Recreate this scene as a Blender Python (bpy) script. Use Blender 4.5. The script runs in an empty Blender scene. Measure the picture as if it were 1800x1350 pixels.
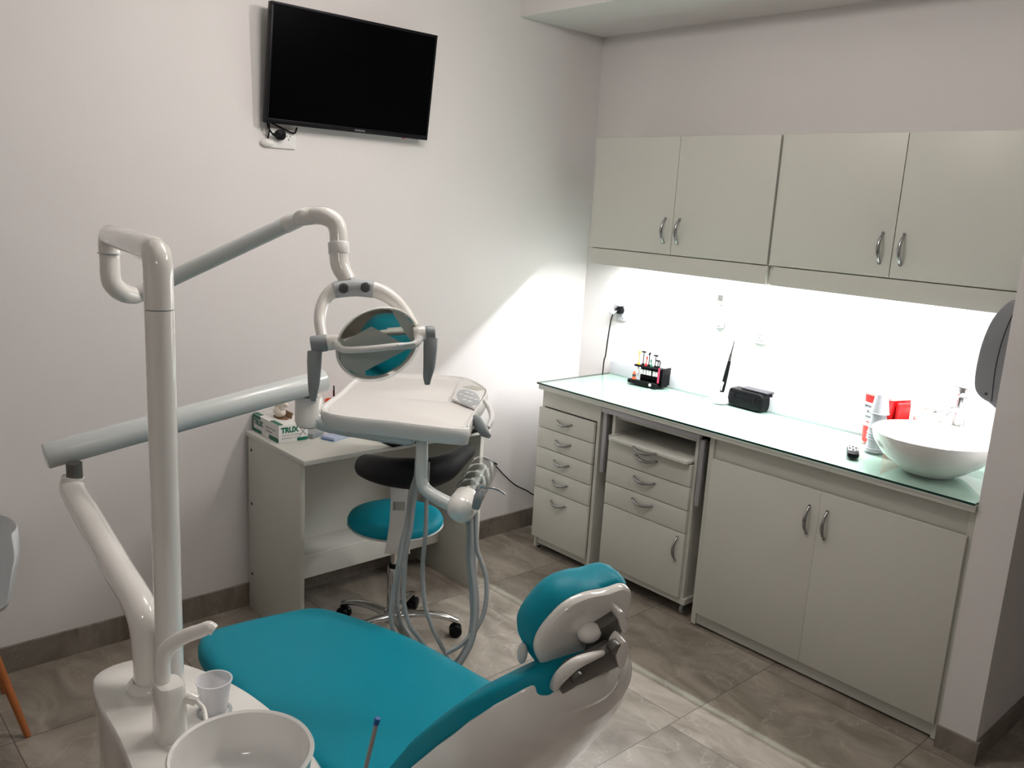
import bpy, bmesh, math, random
from mathutils import Vector, Matrix, Euler
random.seed(7)
V = Vector
S = bpy.context.scene
COL = S.collection
PI = math.pi

# ------------------------------------------------------------------ camera
FPX = 1505.47
CAM = V((3.2168, 0.0, 1.75))
ROT = Euler((1.36018275, -0.0564300, 0.84071785), 'XYZ')
cd = bpy.data.cameras.new('camera'); cam = bpy.data.objects.new('camera', cd); COL.objects.link(cam)
cd.sensor_width = 36.0; cd.lens = FPX / 1800 * 36; cd.clip_start = 0.02; cd.clip_end = 50
cam.location = CAM; cam.rotation_euler = ROT
S.camera = cam

# ------------------------------------------------------------------ world, exposure
w = bpy.data.worlds.new('world'); S.world = w; w.use_nodes = True
w.node_tree.nodes['Background'].inputs[0].default_value = (0.9, 0.95, 1.0, 1)
w.node_tree.nodes['Background'].inputs[1].default_value = 0.02
S.view_settings.view_transform = 'Standard'; S.view_settings.look = 'None'
S.view_settings.gamma = 1; S.view_settings.use_curve_mapping = False
S.view_settings.exposure = 0.0

# ------------------------------------------------------------------ lights
def area(name, loc, rot, sx, sy, power, col, shape='RECTANGLE'):
    l = bpy.data.lights.new(name, 'AREA'); l.shape = shape; l.size = sx
    if shape == 'RECTANGLE': l.size_y = sy
    l.energy = power; l.color = col
    o = bpy.data.objects.new(name, l); COL.objects.link(o); o.location = loc; o.rotation_euler = rot
    return o
# four unseen point lights under the ceiling, kept as added fill for the spotlights
for k in range(4):
    l = bpy.data.lights.new('ceiling_fill_light', 'POINT'); l.energy = 7.0; l.color = (1.0, 0.925, 0.875); l.shadow_soft_size = 0.05
    o = bpy.data.objects.new('ceiling_fill_light', l); COL.objects.link(o); o.location = (1.30 + 0.12 * k, 1.45 + 0.10 * k, 2.68)
# four spotlights near the worktop, aimed across the chair at the television wall
for k in range(4):
    l = bpy.data.lights.new('ceiling_spotlight', 'SPOT'); l.energy = 16.5; l.color = (1.0, 0.93, 0.885); l.shadow_soft_size = 0.03
    l.spot_size = math.radians(125); l.spot_blend = 0.9
    o = bpy.data.objects.new('ceiling_spotlight', l); COL.objects.link(o); o.location = (2.10 + 0.13 * k, 2.42 + 0.05 * k, 2.72)
    o.rotation_euler = (V((0.7, 0.95, 0.9)) - o.location).to_track_quat('-Z', 'Y').to_euler()
# area light added behind the camera as fill for the base cabinets
area('rear_fill_light', (3.7, -0.6, 2.80), (0, 0, 0), 0.5, 0.5, 8, (1.0, 0.92, 0.86))
# LED tube hidden behind the valance of the wall cabinets
area('undercabinet_light', (1.30, 3.225, 1.527), (0, 0, 0), 1.92, 0.012, 34, (0.97, 0.98, 1.0))

# ------------------------------------------------------------------ geometry from the photo's own perspective
RM = ROT.to_matrix()
def ray(px, py): return RM @ V(((px - 900) / FPX, -(py - 675) / FPX, -1.0))
def onp(ax, val, px, py):
    v = ray(px, py); return CAM + v * ((val - CAM[ax]) / v[ax])
def dep(px, py, d): return CAM + ray(px, py) * d

# ------------------------------------------------------------------ materials
def mat(name, col, rough=0.5, metal=0.0, spec=0.5, noise=0.0, nscale=8.0, bump=0.0, bscale=200.0, coat=0.0, emit=None, estr=0, alpha=None):
    m = bpy.data.materials.new(name); m.use_nodes = True
    nt = m.node_tree; b = nt.nodes['Principled BSDF']
    b.inputs['Base Color'].default_value = (*col, 1); b.inputs['Roughness'].default_value = rough
    b.inputs['Metallic'].default_value = metal; b.inputs['Specular IOR Level'].default_value = spec
    b.inputs['Coat Weight'].default_value = coat; b.inputs['Coat Roughness'].default_value = 0.08
    if emit: b.inputs['Emission Color'].default_value = (*emit, 1); b.inputs['Emission Strength'].default_value = estr
    tc = nt.nodes.new('ShaderNodeTexCoord')
    if noise > 0:
        n = nt.nodes.new('ShaderNodeTexNoise'); n.inputs['Scale'].default_value = nscale; n.inputs['Detail'].default_value = 5
        nt.links.new(tc.outputs['Object'], n.inputs['Vector'])
        mx = nt.nodes.new('ShaderNodeMix'); mx.data_type = 'RGBA'
        mx.inputs[6].default_value = (*[c * (1 - noise) for c in col], 1); mx.inputs[7].default_value = (*[min(1, c * (1 + noise)) for c in col], 1)
        nt.links.new(n.outputs['Fac'], mx.inputs[0]); nt.links.new(mx.outputs[2], b.inputs['Base Color'])
    if bump > 0:
        n2 = nt.nodes.new('ShaderNodeTexNoise'); n2.inputs['Scale'].default_value = bscale; n2.inputs['Detail'].default_value = 3
        nt.links.new(tc.outputs['Object'], n2.inputs['Vector'])
        bp = nt.nodes.new('ShaderNodeBump'); bp.inputs['Strength'].default_value = bump; bp.inputs['Distance'].default_value = 0.002
        nt.links.new(n2.outputs['Fac'], bp.inputs['Height']); nt.links.new(bp.outputs['Normal'], b.inputs['Normal'])
    return m
def glassy(name, tint, rough=0.02, ior=1.5, dens=0.0, dcol=(1, 1, 1)):
    m = bpy.data.materials.new(name); m.use_nodes = True; nt = m.node_tree; nt.nodes.clear()
    out = nt.nodes.new('ShaderNodeOutputMaterial'); tr = nt.nodes.new('ShaderNodeBsdfTransparent'); gl = nt.nodes.new('ShaderNodeBsdfGlossy')
    tr.inputs[0].default_value = (*tint, 1); gl.inputs['Roughness'].default_value = rough
    fr0 = nt.nodes.new('ShaderNodeFresnel'); fr0.inputs['IOR'].default_value = ior
    ge = nt.nodes.new('ShaderNodeNewGeometry'); inv = nt.nodes.new('ShaderNodeMath'); inv.operation = 'SUBTRACT'; inv.inputs[0].default_value = 1.0; nt.links.new(ge.outputs['Backfacing'], inv.inputs[1])
    fr = nt.nodes.new('ShaderNodeMath'); fr.operation = 'MULTIPLY'; nt.links.new(fr0.outputs[0], fr.inputs[0]); nt.links.new(inv.outputs[0], fr.inputs[1])
    mx = nt.nodes.new('ShaderNodeMixShader')
    nt.links.new(fr.outputs[0], mx.inputs[0]); nt.links.new(tr.outputs[0], mx.inputs[1]); nt.links.new(gl.outputs[0], mx.inputs[2])
    last = mx
    if dens > 0:
        df = nt.nodes.new('ShaderNodeBsdfDiffuse'); df.inputs[0].default_value = (*dcol, 1)
        m2 = nt.nodes.new('ShaderNodeMixShader'); m2.inputs[0].default_value = dens
        nt.links.new(mx.outputs[0], m2.inputs[1]); nt.links.new(df.outputs[0], m2.inputs[2]); last = m2
    nt.links.new(last.outputs[0], out.inputs[0])
    return m
M = {}
M['wall'] = mat('wall_paint', (0.74, 0.715, 0.705), 0.75, noise=0.03, nscale=3, bump=0.15, bscale=120)
M['ceil'] = mat('ceiling_paint', (0.76, 0.745, 0.73), 0.8, bump=0.1)
M['white'] = mat('white_laminate', (0.60, 0.60, 0.545), 0.42, noise=0.015, nscale=20, bump=0.06, bscale=400)
M['whiteedge'] = mat('white_laminate_edging', (0.66, 0.66, 0.61), 0.45, noise=0.01)
M['plas'] = mat('glossy_white_enamel', (0.84, 0.83, 0.79), 0.14, noise=0.01, nscale=4, coat=0.9)
M['plascool'] = mat('pale_grey_enamel', (0.62, 0.665, 0.66), 0.25, noise=0.01, nscale=4, coat=0.2)
M['plasmatte'] = mat('white_moulded_plastic', (0.78, 0.78, 0.765), 0.38, noise=0.01)
M['traytop'] = mat('tray_top_plastic', (0.80, 0.78, 0.76), 0.3, noise=0.02, nscale=5)
M['grey'] = mat('mid_grey_plastic', (0.27, 0.30, 0.31), 0.4, noise=0.02)
M['lgrey'] = mat('light_grey_plastic', (0.42, 0.45, 0.47), 0.4, noise=0.02)
M['hose'] = mat('grey_hose_rubber', (0.34, 0.36, 0.36), 0.5, noise=0.03)
M['dgrey'] = mat('dark_grey_metal', (0.16, 0.155, 0.145), 0.35, metal=0.6, noise=0.05)
M['teal'] = mat('teal_vinyl', (0.0, 0.27, 0.37), 0.45, spec=0.2, noise=0.06, nscale=6, bump=0.12, bscale=500)
M['black'] = mat('black_plastic', (0.005, 0.005, 0.006), 0.4, spec=.12, noise=0.05)
M['blackfab'] = mat('black_vinyl', (0.008, 0.009, 0.011), 0.6, spec=.25, noise=0.05, bump=0.1, bscale=400)
M['screen'] = mat('dark_screen_glass', (0.0006, 0.0006, 0.001), 0.25, spec=0.04, noise=0.02)
M['bezel'] = mat('tv_bezel_plastic', (0.006, 0.006, 0.008), 0.35, spec=.15, noise=0.02)
M['chrome'] = mat('polished_chrome', (0.66, 0.66, 0.67), 0.10, metal=1.0, noise=0.01)
M['satin'] = mat('satin_nickel', (0.36, 0.36, 0.36), 0.25, metal=1.0, noise=0.02)
M['alu'] = mat('aluminium_profile', (0.36, 0.36, 0.38), 0.45, metal=0.3, noise=0.02)
M['mirror'] = mat('silvered_reflector', (0.88, 0.87, 0.84), 0.03, metal=1.0, noise=0.02)
M['plate'] = mat('greyish_white_plastic', (0.52, 0.52, 0.555), 0.4, noise=0.01)
M['ceramic'] = mat('white_ceramic', (0.82, 0.82, 0.80), 0.08, noise=0.01, coat=0.5)
M['red'] = mat('red_plastic', (0.75, 0.012, 0.014), 0.3, noise=0.05)
M['orange'] = mat('orange_plastic', (0.80, 0.10, 0.03), 0.4, noise=0.05)
M['yellow'] = mat('amber_plastic', (0.80, 0.38, 0.02), 0.4, noise=0.05)
M['green'] = mat('printed_green', (0.0, 0.13, 0.075), 0.5, noise=0.03)
M['dkgreen'] = mat('green_glass_edge', (0.004, 0.035, 0.026), 0.1, noise=0.05)
M['card'] = mat('white_card', (0.76, 0.76, 0.74), 0.55, noise=0.02)
M['brown'] = mat('brown_card', (0.28, 0.17, 0.10), 0.7, noise=0.05)
M['latex'] = mat('cream_latex', (0.76, 0.70, 0.60), 0.6, noise=0.05)
M['bluecard'] = mat('blue_white_card', (0.42, 0.50, 0.66), 0.5, noise=0.05)
M['ink'] = mat('printed_dark_ink', (0.03, 0.03, 0.035), 0.6, noise=0.02)
M['inkgrey'] = mat('printed_grey_ink', (0.34, 0.34, 0.34), 0.6, noise=0.02)
M['wood'] = mat('orange_beech_wood', (0.40, 0.13, 0.035), 0.45, noise=0.25, nscale=14)
M['shell'] = mat('white_shell_plastic', (0.66, 0.70, 0.72), 0.4, noise=0.01)
M['blue'] = mat('blue_plastic', (0.01, 0.12, 0.42), 0.4, noise=0.05)
M['cup'] = glassy('translucent_cup_plastic', (0.93, 0.93, 0.94), 0.15, 1.3, 0.60, (0.93, 0.93, 0.95))
M['clear'] = glassy('clear_acrylic', (0.88, 0.89, 0.88), 0.03, 1.35)
M['glass'] = glassy('pale_green_glass', (0.88, 0.965, 0.94), 0.012, 1.6)
M['white_led'] = mat('lit_led_tube', (1, 1, 1), 0.5, emit=(1, 1, 1), estr=6, noise=0.01)
M['sticker'] = mat('sticker_paper', (0.42, 0.43, 0.40), 0.6, noise=0.05)

def floor_mat(name, x0, y0, size, tint=1.0, joints=True):
    m = bpy.data.materials.new(name); m.use_nodes = True; nt = m.node_tree; b = nt.nodes['Principled BSDF']
    N = nt.nodes.new; L = nt.links.new
    tc = N('ShaderNodeTexCoord')
    mp = N('ShaderNodeMapping'); mp.inputs['Location'].default_value = (-x0 / size, -y0 / size, 0); mp.inputs['Scale'].default_value = (1 / size, 1 / size, 1 / size)
    L(tc.outputs['Object'], mp.inputs[0])
    sx0 = N('ShaderNodeSeparateXYZ'); L(tc.outputs['Object'], sx0.inputs[0])
    gt = N('ShaderNodeMath'); gt.operation = 'GREATER_THAN'; L(sx0.outputs[0], gt.inputs[0]); gt.inputs[1].default_value = x0
    sc0 = N('ShaderNodeMath'); sc0.operation = 'MULTIPLY'; L(gt.outputs[0], sc0.inputs[0]); sc0.inputs[1].default_value = 0.06 / size
    cb = N('ShaderNodeCombineXYZ'); L(sc0.outputs[0], cb.inputs[1])
    mp0 = mp; mp = N('ShaderNodeVectorMath'); mp.operation = 'ADD'; L(mp0.outputs[0], mp.inputs[0]); L(cb.outputs[0], mp.inputs[1])
    fl = N('ShaderNodeVectorMath'); fl.operation = 'FLOOR'; L(mp.outputs[0], fl.inputs[0])
    wn = N('ShaderNodeTexWhiteNoise'); wn.noise_dimensions = '3D'; L(fl.outputs[0], wn.inputs['Vector'])
    # per tile offset of the veining
    off = N('ShaderNodeVectorMath'); off.operation = 'MULTIPLY_ADD'; L(wn.outputs['Color'], off.inputs[0]); off.inputs[1].default_value = (9, 9, 9); L(tc.outputs['Object'], off.inputs[2])
    st = N('ShaderNodeMapping'); st.inputs['Rotation'].default_value = (0, 0, 0.5); st.inputs['Scale'].default_value = (2.0, 3.6, 2); L(off.outputs[0], st.inputs[0])
    n1 = N('ShaderNodeTexNoise'); n1.inputs['Scale'].default_value = 1.5; n1.inputs['Detail'].default_value = 9; n1.inputs['Roughness'].default_value = 0.6; n1.inputs['Distortion'].default_value = 1.2
    L(st.outputs[0], n1.inputs['Vector'])
    cr = N('ShaderNodeValToRGB'); e = cr.color_ramp.elements
    a = [c * tint for c in (0.165, 0.140, 0.112)]; c2 = [c * tint for c in (0.40, 0.355, 0.30)]
    e[0].position = 0.30; e[0].color = (*a, 1); e[1].position = 0.72; e[1].color = (*c2, 1)
    L(n1.outputs['Fac'], cr.inputs[0])
    # thin pale veins
    n2 = N('ShaderNodeTexNoise'); n2.inputs['Scale'].default_value = 2.2; n2.inputs['Detail'].default_value = 7; n2.inputs['Distortion'].default_value = 2.2; L(off.outputs[0], n2.inputs['Vector'])
    ab = N('ShaderNodeMath'); ab.operation = 'SUBTRACT'; L(n2.outputs['Fac'], ab.inputs[0]); ab.inputs[1].default_value = 0.5
    ab2 = N('ShaderNodeMath'); ab2.operation = 'ABSOLUTE'; L(ab.outputs[0], ab2.inputs[0])
    vr = N('ShaderNodeMapRange'); vr.inputs[1].default_value = 0.0; vr.inputs[2].default_value = 0.010; vr.inputs[3].default_value = 0.30; vr.inputs[4].default_value = 0.0; L(ab2.outputs[0], vr.inputs[0])
    mv = N('ShaderNodeMix'); mv.data_type = 'RGBA'; L(vr.outputs[0], mv.inputs[0]); L(cr.outputs[0], mv.inputs[6]); mv.inputs[7].default_value = (0.55 * tint, 0.51 * tint, 0.46 * tint, 1)
    # per tile tone
    tn = N('ShaderNodeMapRange'); tn.inputs[3].default_value = 0.86; tn.inputs[4].default_value = 1.14; L(wn.outputs['Value'], tn.inputs[0])
    ml = N('ShaderNodeVectorMath'); ml.operation = 'SCALE'; L(mv.outputs[2], ml.inputs[0]); L(tn.outputs[0], ml.inputs['Scale'])
    if joints:
        fr = N('ShaderNodeVectorMath'); fr.operation = 'FRACTION'; L(mp.outputs[0], fr.inputs[0])
        sp = N('ShaderNodeSeparateXYZ'); L(fr.outputs[0], sp.inputs[0])
        def edge(o):
            s = N('ShaderNodeMath'); s.operation = 'SUBTRACT'; L(o, s.inputs[0]); s.inputs[1].default_value = 0.5
            a_ = N('ShaderNodeMath'); a_.operation = 'ABSOLUTE'; L(s.outputs[0], a_.inputs[0])
            g = N('ShaderNodeMath'); g.operation = 'GREATER_THAN'; L(a_.outputs[0], g.inputs[0]); g.inputs[1].default_value = 0.5 - 0.0016 / size
            return g
        gx, gy = edge(sp.outputs[0]), edge(sp.outputs[1])
        mxx = N('ShaderNodeMath'); mxx.operation = 'MAXIMUM'; L(gx.outputs[0], mxx.inputs[0]); L(gy.outputs[0], mxx.inputs[1])
        mj = N('ShaderNodeMix'); mj.data_type = 'RGBA'; L(mxx.outputs[0], mj.inputs[0]); L(ml.outputs[0], mj.inputs[6]); mj.inputs[7].default_value = (0.10, 0.088, 0.075, 1)
        L(mj.outputs[2], b.inputs['Base Color'])
    else:
        L(ml.outputs[0], b.inputs['Base Color'])
    b.inputs['Roughness'].default_value = 0.30; b.inputs['Specular IOR Level'].default_value = 0.4
    return m
M['floor'] = floor_mat('porcelain_floor_tiles', 1.66, 2.32, 0.605)
M['base'] = floor_mat('porcelain_skirting', 1.66, 2.27, 0.605, 0.78, False)

# ------------------------------------------------------------------ mesh builder
def frame_from(z, x=None):
    z = V(z).normalized()
    if x is None: x = V((0, 0, 1)) if abs(z.z) < 0.9 else V((1, 0, 0))
    x = V(x); x = (x - z * x.dot(z)).normalized(); y = z.cross(x)
    return x, y, z
class MB:
    def __init__(s): s.v = []; s.f = []; s.m = []; s.sm = []; s.mi = 0
    def use(s, i): s.mi = i; return s
    def add(s, vs, fs, smooth=False):
        o = len(s.v); s.v += [V(p) for p in vs]
        for f in fs: s.f.append([i + o for i in f]); s.m.append(s.mi); s.sm.append(smooth)
        return s
    def box(s, lo, hi, bev=0.0, fr=None):
        """axis box; fr=(origin, X, Y, Z) places it in another frame; bev rounds the edges"""
        bm = bmesh.new(); bmesh.ops.create_cube(bm, size=1)
        lo = V(lo); hi = V(hi); c = (lo + hi) / 2; d = hi - lo
        for v in bm.verts: v.co = V((v.co.x * d.x, v.co.y * d.y, v.co.z * d.z)) + c
        if bev > 0:
            bv = min(bev, min(abs(d.x), abs(d.y), abs(d.z)) * 0.49)
            bmesh.ops.bevel(bm, geom=bm.edges[:], offset=bv, segments=3, profile=0.5, affect='EDGES')
        bm.verts.index_update()
        def T(p): return p if fr is None else fr[0] + fr[1] * p.x + fr[2] * p.y + fr[3] * p.z
        s.add([T(v.co.copy()) for v in bm.verts], [[v.index for v in f.verts] for f in bm.faces], bev > 0)
        bm.free(); return s
    def rings(s, rs, cap=True, smooth=True, closed=False):
        n = len(rs[0]); vs = [p for r in rs for p in r]; fs = []
        k = len(rs)
        for i in range(k if closed else k - 1):
            j = (i + 1) % k
            for a in range(n):
                b = (a + 1) % n; fs.append([i * n + a, i * n + b, j * n + b, j * n + a])
        s.add(vs, fs, smooth)
        if cap and not closed:
            s.add(list(rs[0]), [list(range(n))[::-1]], False); s.add(list(rs[-1]), [list(range(n))], False)
        return s
    def cyl(s, a, b, r, r2=None, n=24, cap=True, bev=0.0):
        a = V(a); b = V(b); x, y, z = frame_from(b - a); r2 = r if r2 is None else r2
        L = (b - a).length
        st = [(0, r), (L, r2)]
        if bev > 0:
            st = [(0, r - bev), (bev * .3, r - bev * .3), (bev, r), (L - bev, r2), (L - bev * .3, r2 - bev * .3), (L, r2 - bev)]
        rs = [[a + z * t + (x * math.cos(2 * PI * k / n) + y * math.sin(2 * PI * k / n)) * q for k in range(n)] for t, q in st]
        return s.rings(rs, cap)
    def tube(s, pts, r, n=16, samples=8, smooth=True, cap=True, flat=1.0, up=None, closed=False):
        """round tube through points; r a number or one per point; flat squeezes it along 'up'"""
        pts = [V(p) for p in pts]; rr = list(r) if isinstance(r, (list, tuple)) else [r] * len(pts)
        P = []; Rr = []
        if smooth and len(pts) > 2:
            m = len(pts)
            for i in range(m if closed else m - 1):
                if closed: p0, p1, p2, p3 = pts[i - 1], pts[i], pts[(i + 1) % m], pts[(i + 2) % m]; ra, rb = rr[i], rr[(i + 1) % m]
                else: p0, p1, p2, p3 = pts[max(i - 1, 0)], pts[i], pts[i + 1], pts[min(i + 2, m - 1)]; ra, rb = rr[i], rr[i + 1]
                for k in range(samples):
                    t = k / samples
                    P.append(0.5 * ((2 * p1) + (-p0 + p2) * t + (2 * p0 - 5 * p1 + 4 * p2 - p3) * t * t + (-p0 + 3 * p1 - 3 * p2 + p3) * t ** 3)); Rr.append(ra + (rb - ra) * t)
            if not closed: P.append(pts[-1]); Rr.append(rr[-1])
        else: P, Rr = pts, rr
        rs = []; x = None; N = len(P)
        for i in range(N):
            if closed: t = (P[(i + 1) % N] - P[i - 1])
            else: t = (P[min(i + 1, N - 1)] - P[max(i - 1, 0)])
            t.normalize()
            if up is not None: x = V(up); x = (x - t * x.dot(t)).normalized()
            elif x is None: x, _, _ = frame_from(t)
            else: x = (x - t * x.dot(t)).normalized()
            y = t.cross(x)
            rs.append([P[i] + (x * math.cos(2 * PI * k / n) * flat + y * math.sin(2 * PI * k / n)) * Rr[i] for k in range(n)])
        return s.rings(rs, cap, True, closed)
    def lathe(s, prof, o, z=(0, 0, 1), n=32, cap=False, sq=1.0, x=None):
        X, Y, Z = frame_from(z, x); o = V(o)
        rs = [[o + Z * h + (X * math.cos(2 * PI * k / n) + Y * math.sin(2 * PI * k / n) * sq) * max(r, 1e-5) for k in range(n)] for r, h in prof]
        return s.rings(rs, cap)
    def ell(s, c, r, n=20, X=V((1, 0, 0)), Y=V((0, 1, 0)), Z=V((0, 0, 1))):
        c = V(c); rs = []
        for i in range(1, 12):
            a = PI * i / 12
            rs.append([c + X * (r[0] * math.sin(a) * math.cos(2 * PI * k / n)) + Y * (r[1] * math.sin(a) * math.sin(2 * PI * k / n)) + Z * (-r[2] * math.cos(a)) for k in range(n)])
        return s.rings(rs, True)
    def prism(s, poly, o, X, Y, Z, h, bev=0.0, smooth=False):
        """extrude a 2d outline (in X,Y) along Z by h, with rounded rim"""
        o = V(o); X = V(X); Y = V(Y); Z = V(Z)
        cx = sum(p[0] for p in poly) / len(poly); cy = sum(p[1] for p in poly) / len(poly)
        n = len(poly)
        def off(d):
            out = []
            for i in range(n):
                p0 = V((*poly[i - 1], 0)); p1 = V((*poly[i], 0)); p2 = V((*poly[(i + 1) % n], 0))
                e1 = (p1 - p0).normalized(); e2 = (p2 - p1).normalized()
                nn = V((e1.y + e2.y, -(e1.x + e2.x), 0)); nn = nn.normalized() if nn.length > 1e-6 else V((e1.y, -e1.x, 0))
                out.append((p1.x - nn.x * d * sg, p1.y - nn.y * d * sg))
            return out
        ar = sum(poly[i - 1][0] * poly[i][1] - poly[i][0] * poly[i - 1][1] for i in range(n)); sg = 1 if ar > 0 else -1
        st = [(0, 0), (h, 0)] if bev <= 0 else [(0, bev), (bev * .3, bev * .3), (bev, 0), (h - bev, 0), (h - bev * .3, bev * .3), (h, bev)]
        rs = [[o + X * p[0] + Y * p[1] + Z * t for p in off(d)] for t, d in st]
        return s.rings(rs, True, smooth)
    def build(s, name, m, parent=None, label=None, flip=False):
        org = V((0, 0, 0))
        if parent is not None:
            q = parent
            while q is not None: org += q.location; q = q.parent
        elif s.v:
            lo = V((min(p.x for p in s.v), min(p.y for p in s.v), min(p.z for p in s.v))); hi = V((max(p.x for p in s.v), max(p.y for p in s.v), 0))
            org = V(((lo.x + hi.x) / 2, (lo.y + hi.y) / 2, lo.z))
        me = bpy.data.meshes.new(name); me.from_pydata([tuple(p - org) for p in s.v], [], s.f)
        ms = m if isinstance(m, (list, tuple)) else [m]
        for q in ms: me.materials.append(q)
        for p, i, sm in zip(me.polygons, s.m, s.sm): p.material_index = i; p.use_smooth = sm
        bm = bmesh.new(); bm.from_mesh(me); bmesh.ops.remove_doubles(bm, verts=bm.verts, dist=1e-5)
        bmesh.ops.recalc_face_normals(bm, faces=bm.faces)
        bm.to_mesh(me); bm.free()
        try: me.set_sharp_from_angle(angle=math.radians(42))
        except Exception: pass
        o = bpy.data.objects.new(name, me); COL.objects.link(o)
        if parent is not None: o.parent = parent
        else: o.location = org
        if label: o['label'] = label
        return o
def tag(o, label, cat, group=None, kind=None):
    o['label'] = label; o['category'] = cat
    if group: o['group'] = group
    if kind: o['kind'] = kind
    return o
def thing(name, loc, label, cat, group=None):
    o = bpy.data.objects.new(name, None); COL.objects.link(o); o.location = loc; o.empty_display_size = 0.05
    return tag(o, label, cat, group)
def struct(o): o['kind'] = 'structure'; return o
def root_of(p):
    org = V((0, 0, 0)); q = p
    while q is not None: org += q.location; q = q.parent
    return org
def text(body, size, o, X, Y, m, parent, name='lettering', ext=0.0003, align='LEFT', sx=1.0, bold=0.0):
    c = bpy.data.curves.new(name, 'FONT'); c.body = body; c.size = size; c.extrude = ext; c.align_x = align; c.align_y = 'CENTER'; c.offset = bold
    t = bpy.data.objects.new('tmp', c); COL.objects.link(t)
    dg = bpy.context.evaluated_depsgraph_get(); me = bpy.data.meshes.new_from_object(t.evaluated_get(dg))
    bpy.data.objects.remove(t); X = V(X).normalized(); Y = V(Y).normalized(); Z = X.cross(Y); org = root_of(parent)
    for v in me.vertices: v.co = V(o) + X * (v.co.x * sx) + Y * v.co.y + Z * v.co.z - org
    me.materials.clear(); me.materials.append(m); me.name = name
    ob = bpy.data.objects.new(name, me); COL.objects.link(ob); ob.parent = parent
    return ob
def rrect(w, h, r, n=6, cx=0, cy=0):
    out = []
    for (sx, sy, a0) in ((1, 1, 0), (-1, 1, 90), (-1, -1, 180), (1, -1, 270)):
        for k in range(n + 1):
            a = math.radians(a0 + 90 * k / n); out.append((cx + sx * (w / 2 - r) + r * math.cos(a), cy + sy * (h / 2 - r) + r * math.sin(a)))
    return out
def smooth_poly(pts, samples=6):
    out = []; m = len(pts); P = [V((*p, 0)) for p in pts]
    for i in range(m):
        p0, p1, p2, p3 = P[i - 1], P[i], P[(i + 1) % m], P[(i + 2) % m]
        for k in range(samples):
            t = k / samples
            q = 0.5 * ((2 * p1) + (-p0 + p2) * t + (2 * p0 - 5 * p1 + 4 * p2 - p3) * t * t + (-p0 + 3 * p1 - 3 * p2 + p3) * t ** 3); out.append((q.x, q.y))
    return out
def sering(c, U, W, a, b, p=2.6, n=40):
    out = []
    for k in range(n):
        t = 2 * PI * k / n; ct, st_ = math.cos(t), math.sin(t)
        out.append(V(c) + V(U) * (a * math.copysign(abs(ct) ** (2 / p), ct)) + V(W) * (b * math.copysign(abs(st_) ** (2 / p), st_)))
    return out
X_, Y_, Z_ = V((1, 0, 0)), V((0, 1, 0)), V((0, 0, 1))

# ------------------------------------------------------------------ room
WY = 3.45; PX0, PX1, PY = 2.30, 2.42, 2.915
_f = MB().box((-0.12, -1.5, -0.1), (4.9, 4.9, 0)).build('floor', M['floor']); struct(_f)
for v in _f.data.vertices: v.co += _f.location
_f.location = (0, 0, 0)
struct(MB().box((-0.12, -1.5, 0), (0, 4.9, 3.0)).build('wall_left', M['wall']))
struct(MB().box((0, WY, 0), (PX1, WY + 0.12, 3.0)).build('wall_back', M['wall']))
struct(MB().box((PX0, PY, 0), (PX1, WY, 2.60)).build('wall_right', M['wall']))
struct(MB().box((PX0, WY + .12, 0), (PX1, 4.9, 3.0)).build('wall_corridor', M['wall']))
struct(MB().box((4.8, -1.5, 0), (4.9, 4.9, 3.0)).build('wall_side', M['wall']))
struct(MB().box((-0.12, -1.6, 0), (4.9, -1.5, 3.0)).build('wall_front', M['wall']))
struct(MB().box((PX1, 4.9, 0), (4.9, 5.0, 3.0)).build('wall_end', M['wall']))
struct(MB().box((-0.12, -1.5, 2.85), (4.9, 4.9, 2.95)).build('ceiling', M['ceil']))
struct(MB().box((0, 2.87, 2.60), (PX1, WY, 2.85)).build('trim_1', M['ceil']))
BH = 0.10
struct(MB().box((0, -1.5, 0), (0.012, 3.44, BH)).build('baseboard_left', M['base']))
b = MB(); b.box((PX0 - 0.002, PY - 0.012, 0), (PX1 + 0.012, PY, BH * .8)); b.box((PX1, PY, 0), (PX1 + 0.012, 4.9, BH * .8))
struct(b.build('baseboard_right', M['base']))

# ------------------------------------------------------------------ handles
def bow(mb, a, b, out, rise=0.028, r=0.0056, wide=1.0, side=None):
    """arched bow handle from a to b, bulging along out"""
    a = V(a); b = V(b); out = V(out); pts = []; rr = []
    for k in range(11):
        t = k / 10; h = math.sin(PI * t) ** 0.75 if 0 < t < 1 else 0
        pts.append(a.lerp(b, t) + out * (rise * h)); rr.append(r * (0.8 + 0.5 * math.sin(PI * t)))
    return mb.tube(pts, rr, n=12, samples=3)
def handle(parent, a, b, out, **k):
    mb = MB(); bow(mb, a, b, out, **k)
    mb.cyl(a, V(a) + V(out) * 0.006, 0.0055, n=12); mb.cyl(b, V(b) + V(out) * 0.006, 0.0055, n=12)
    return mb.build('handle', M['satin'], parent)

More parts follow.
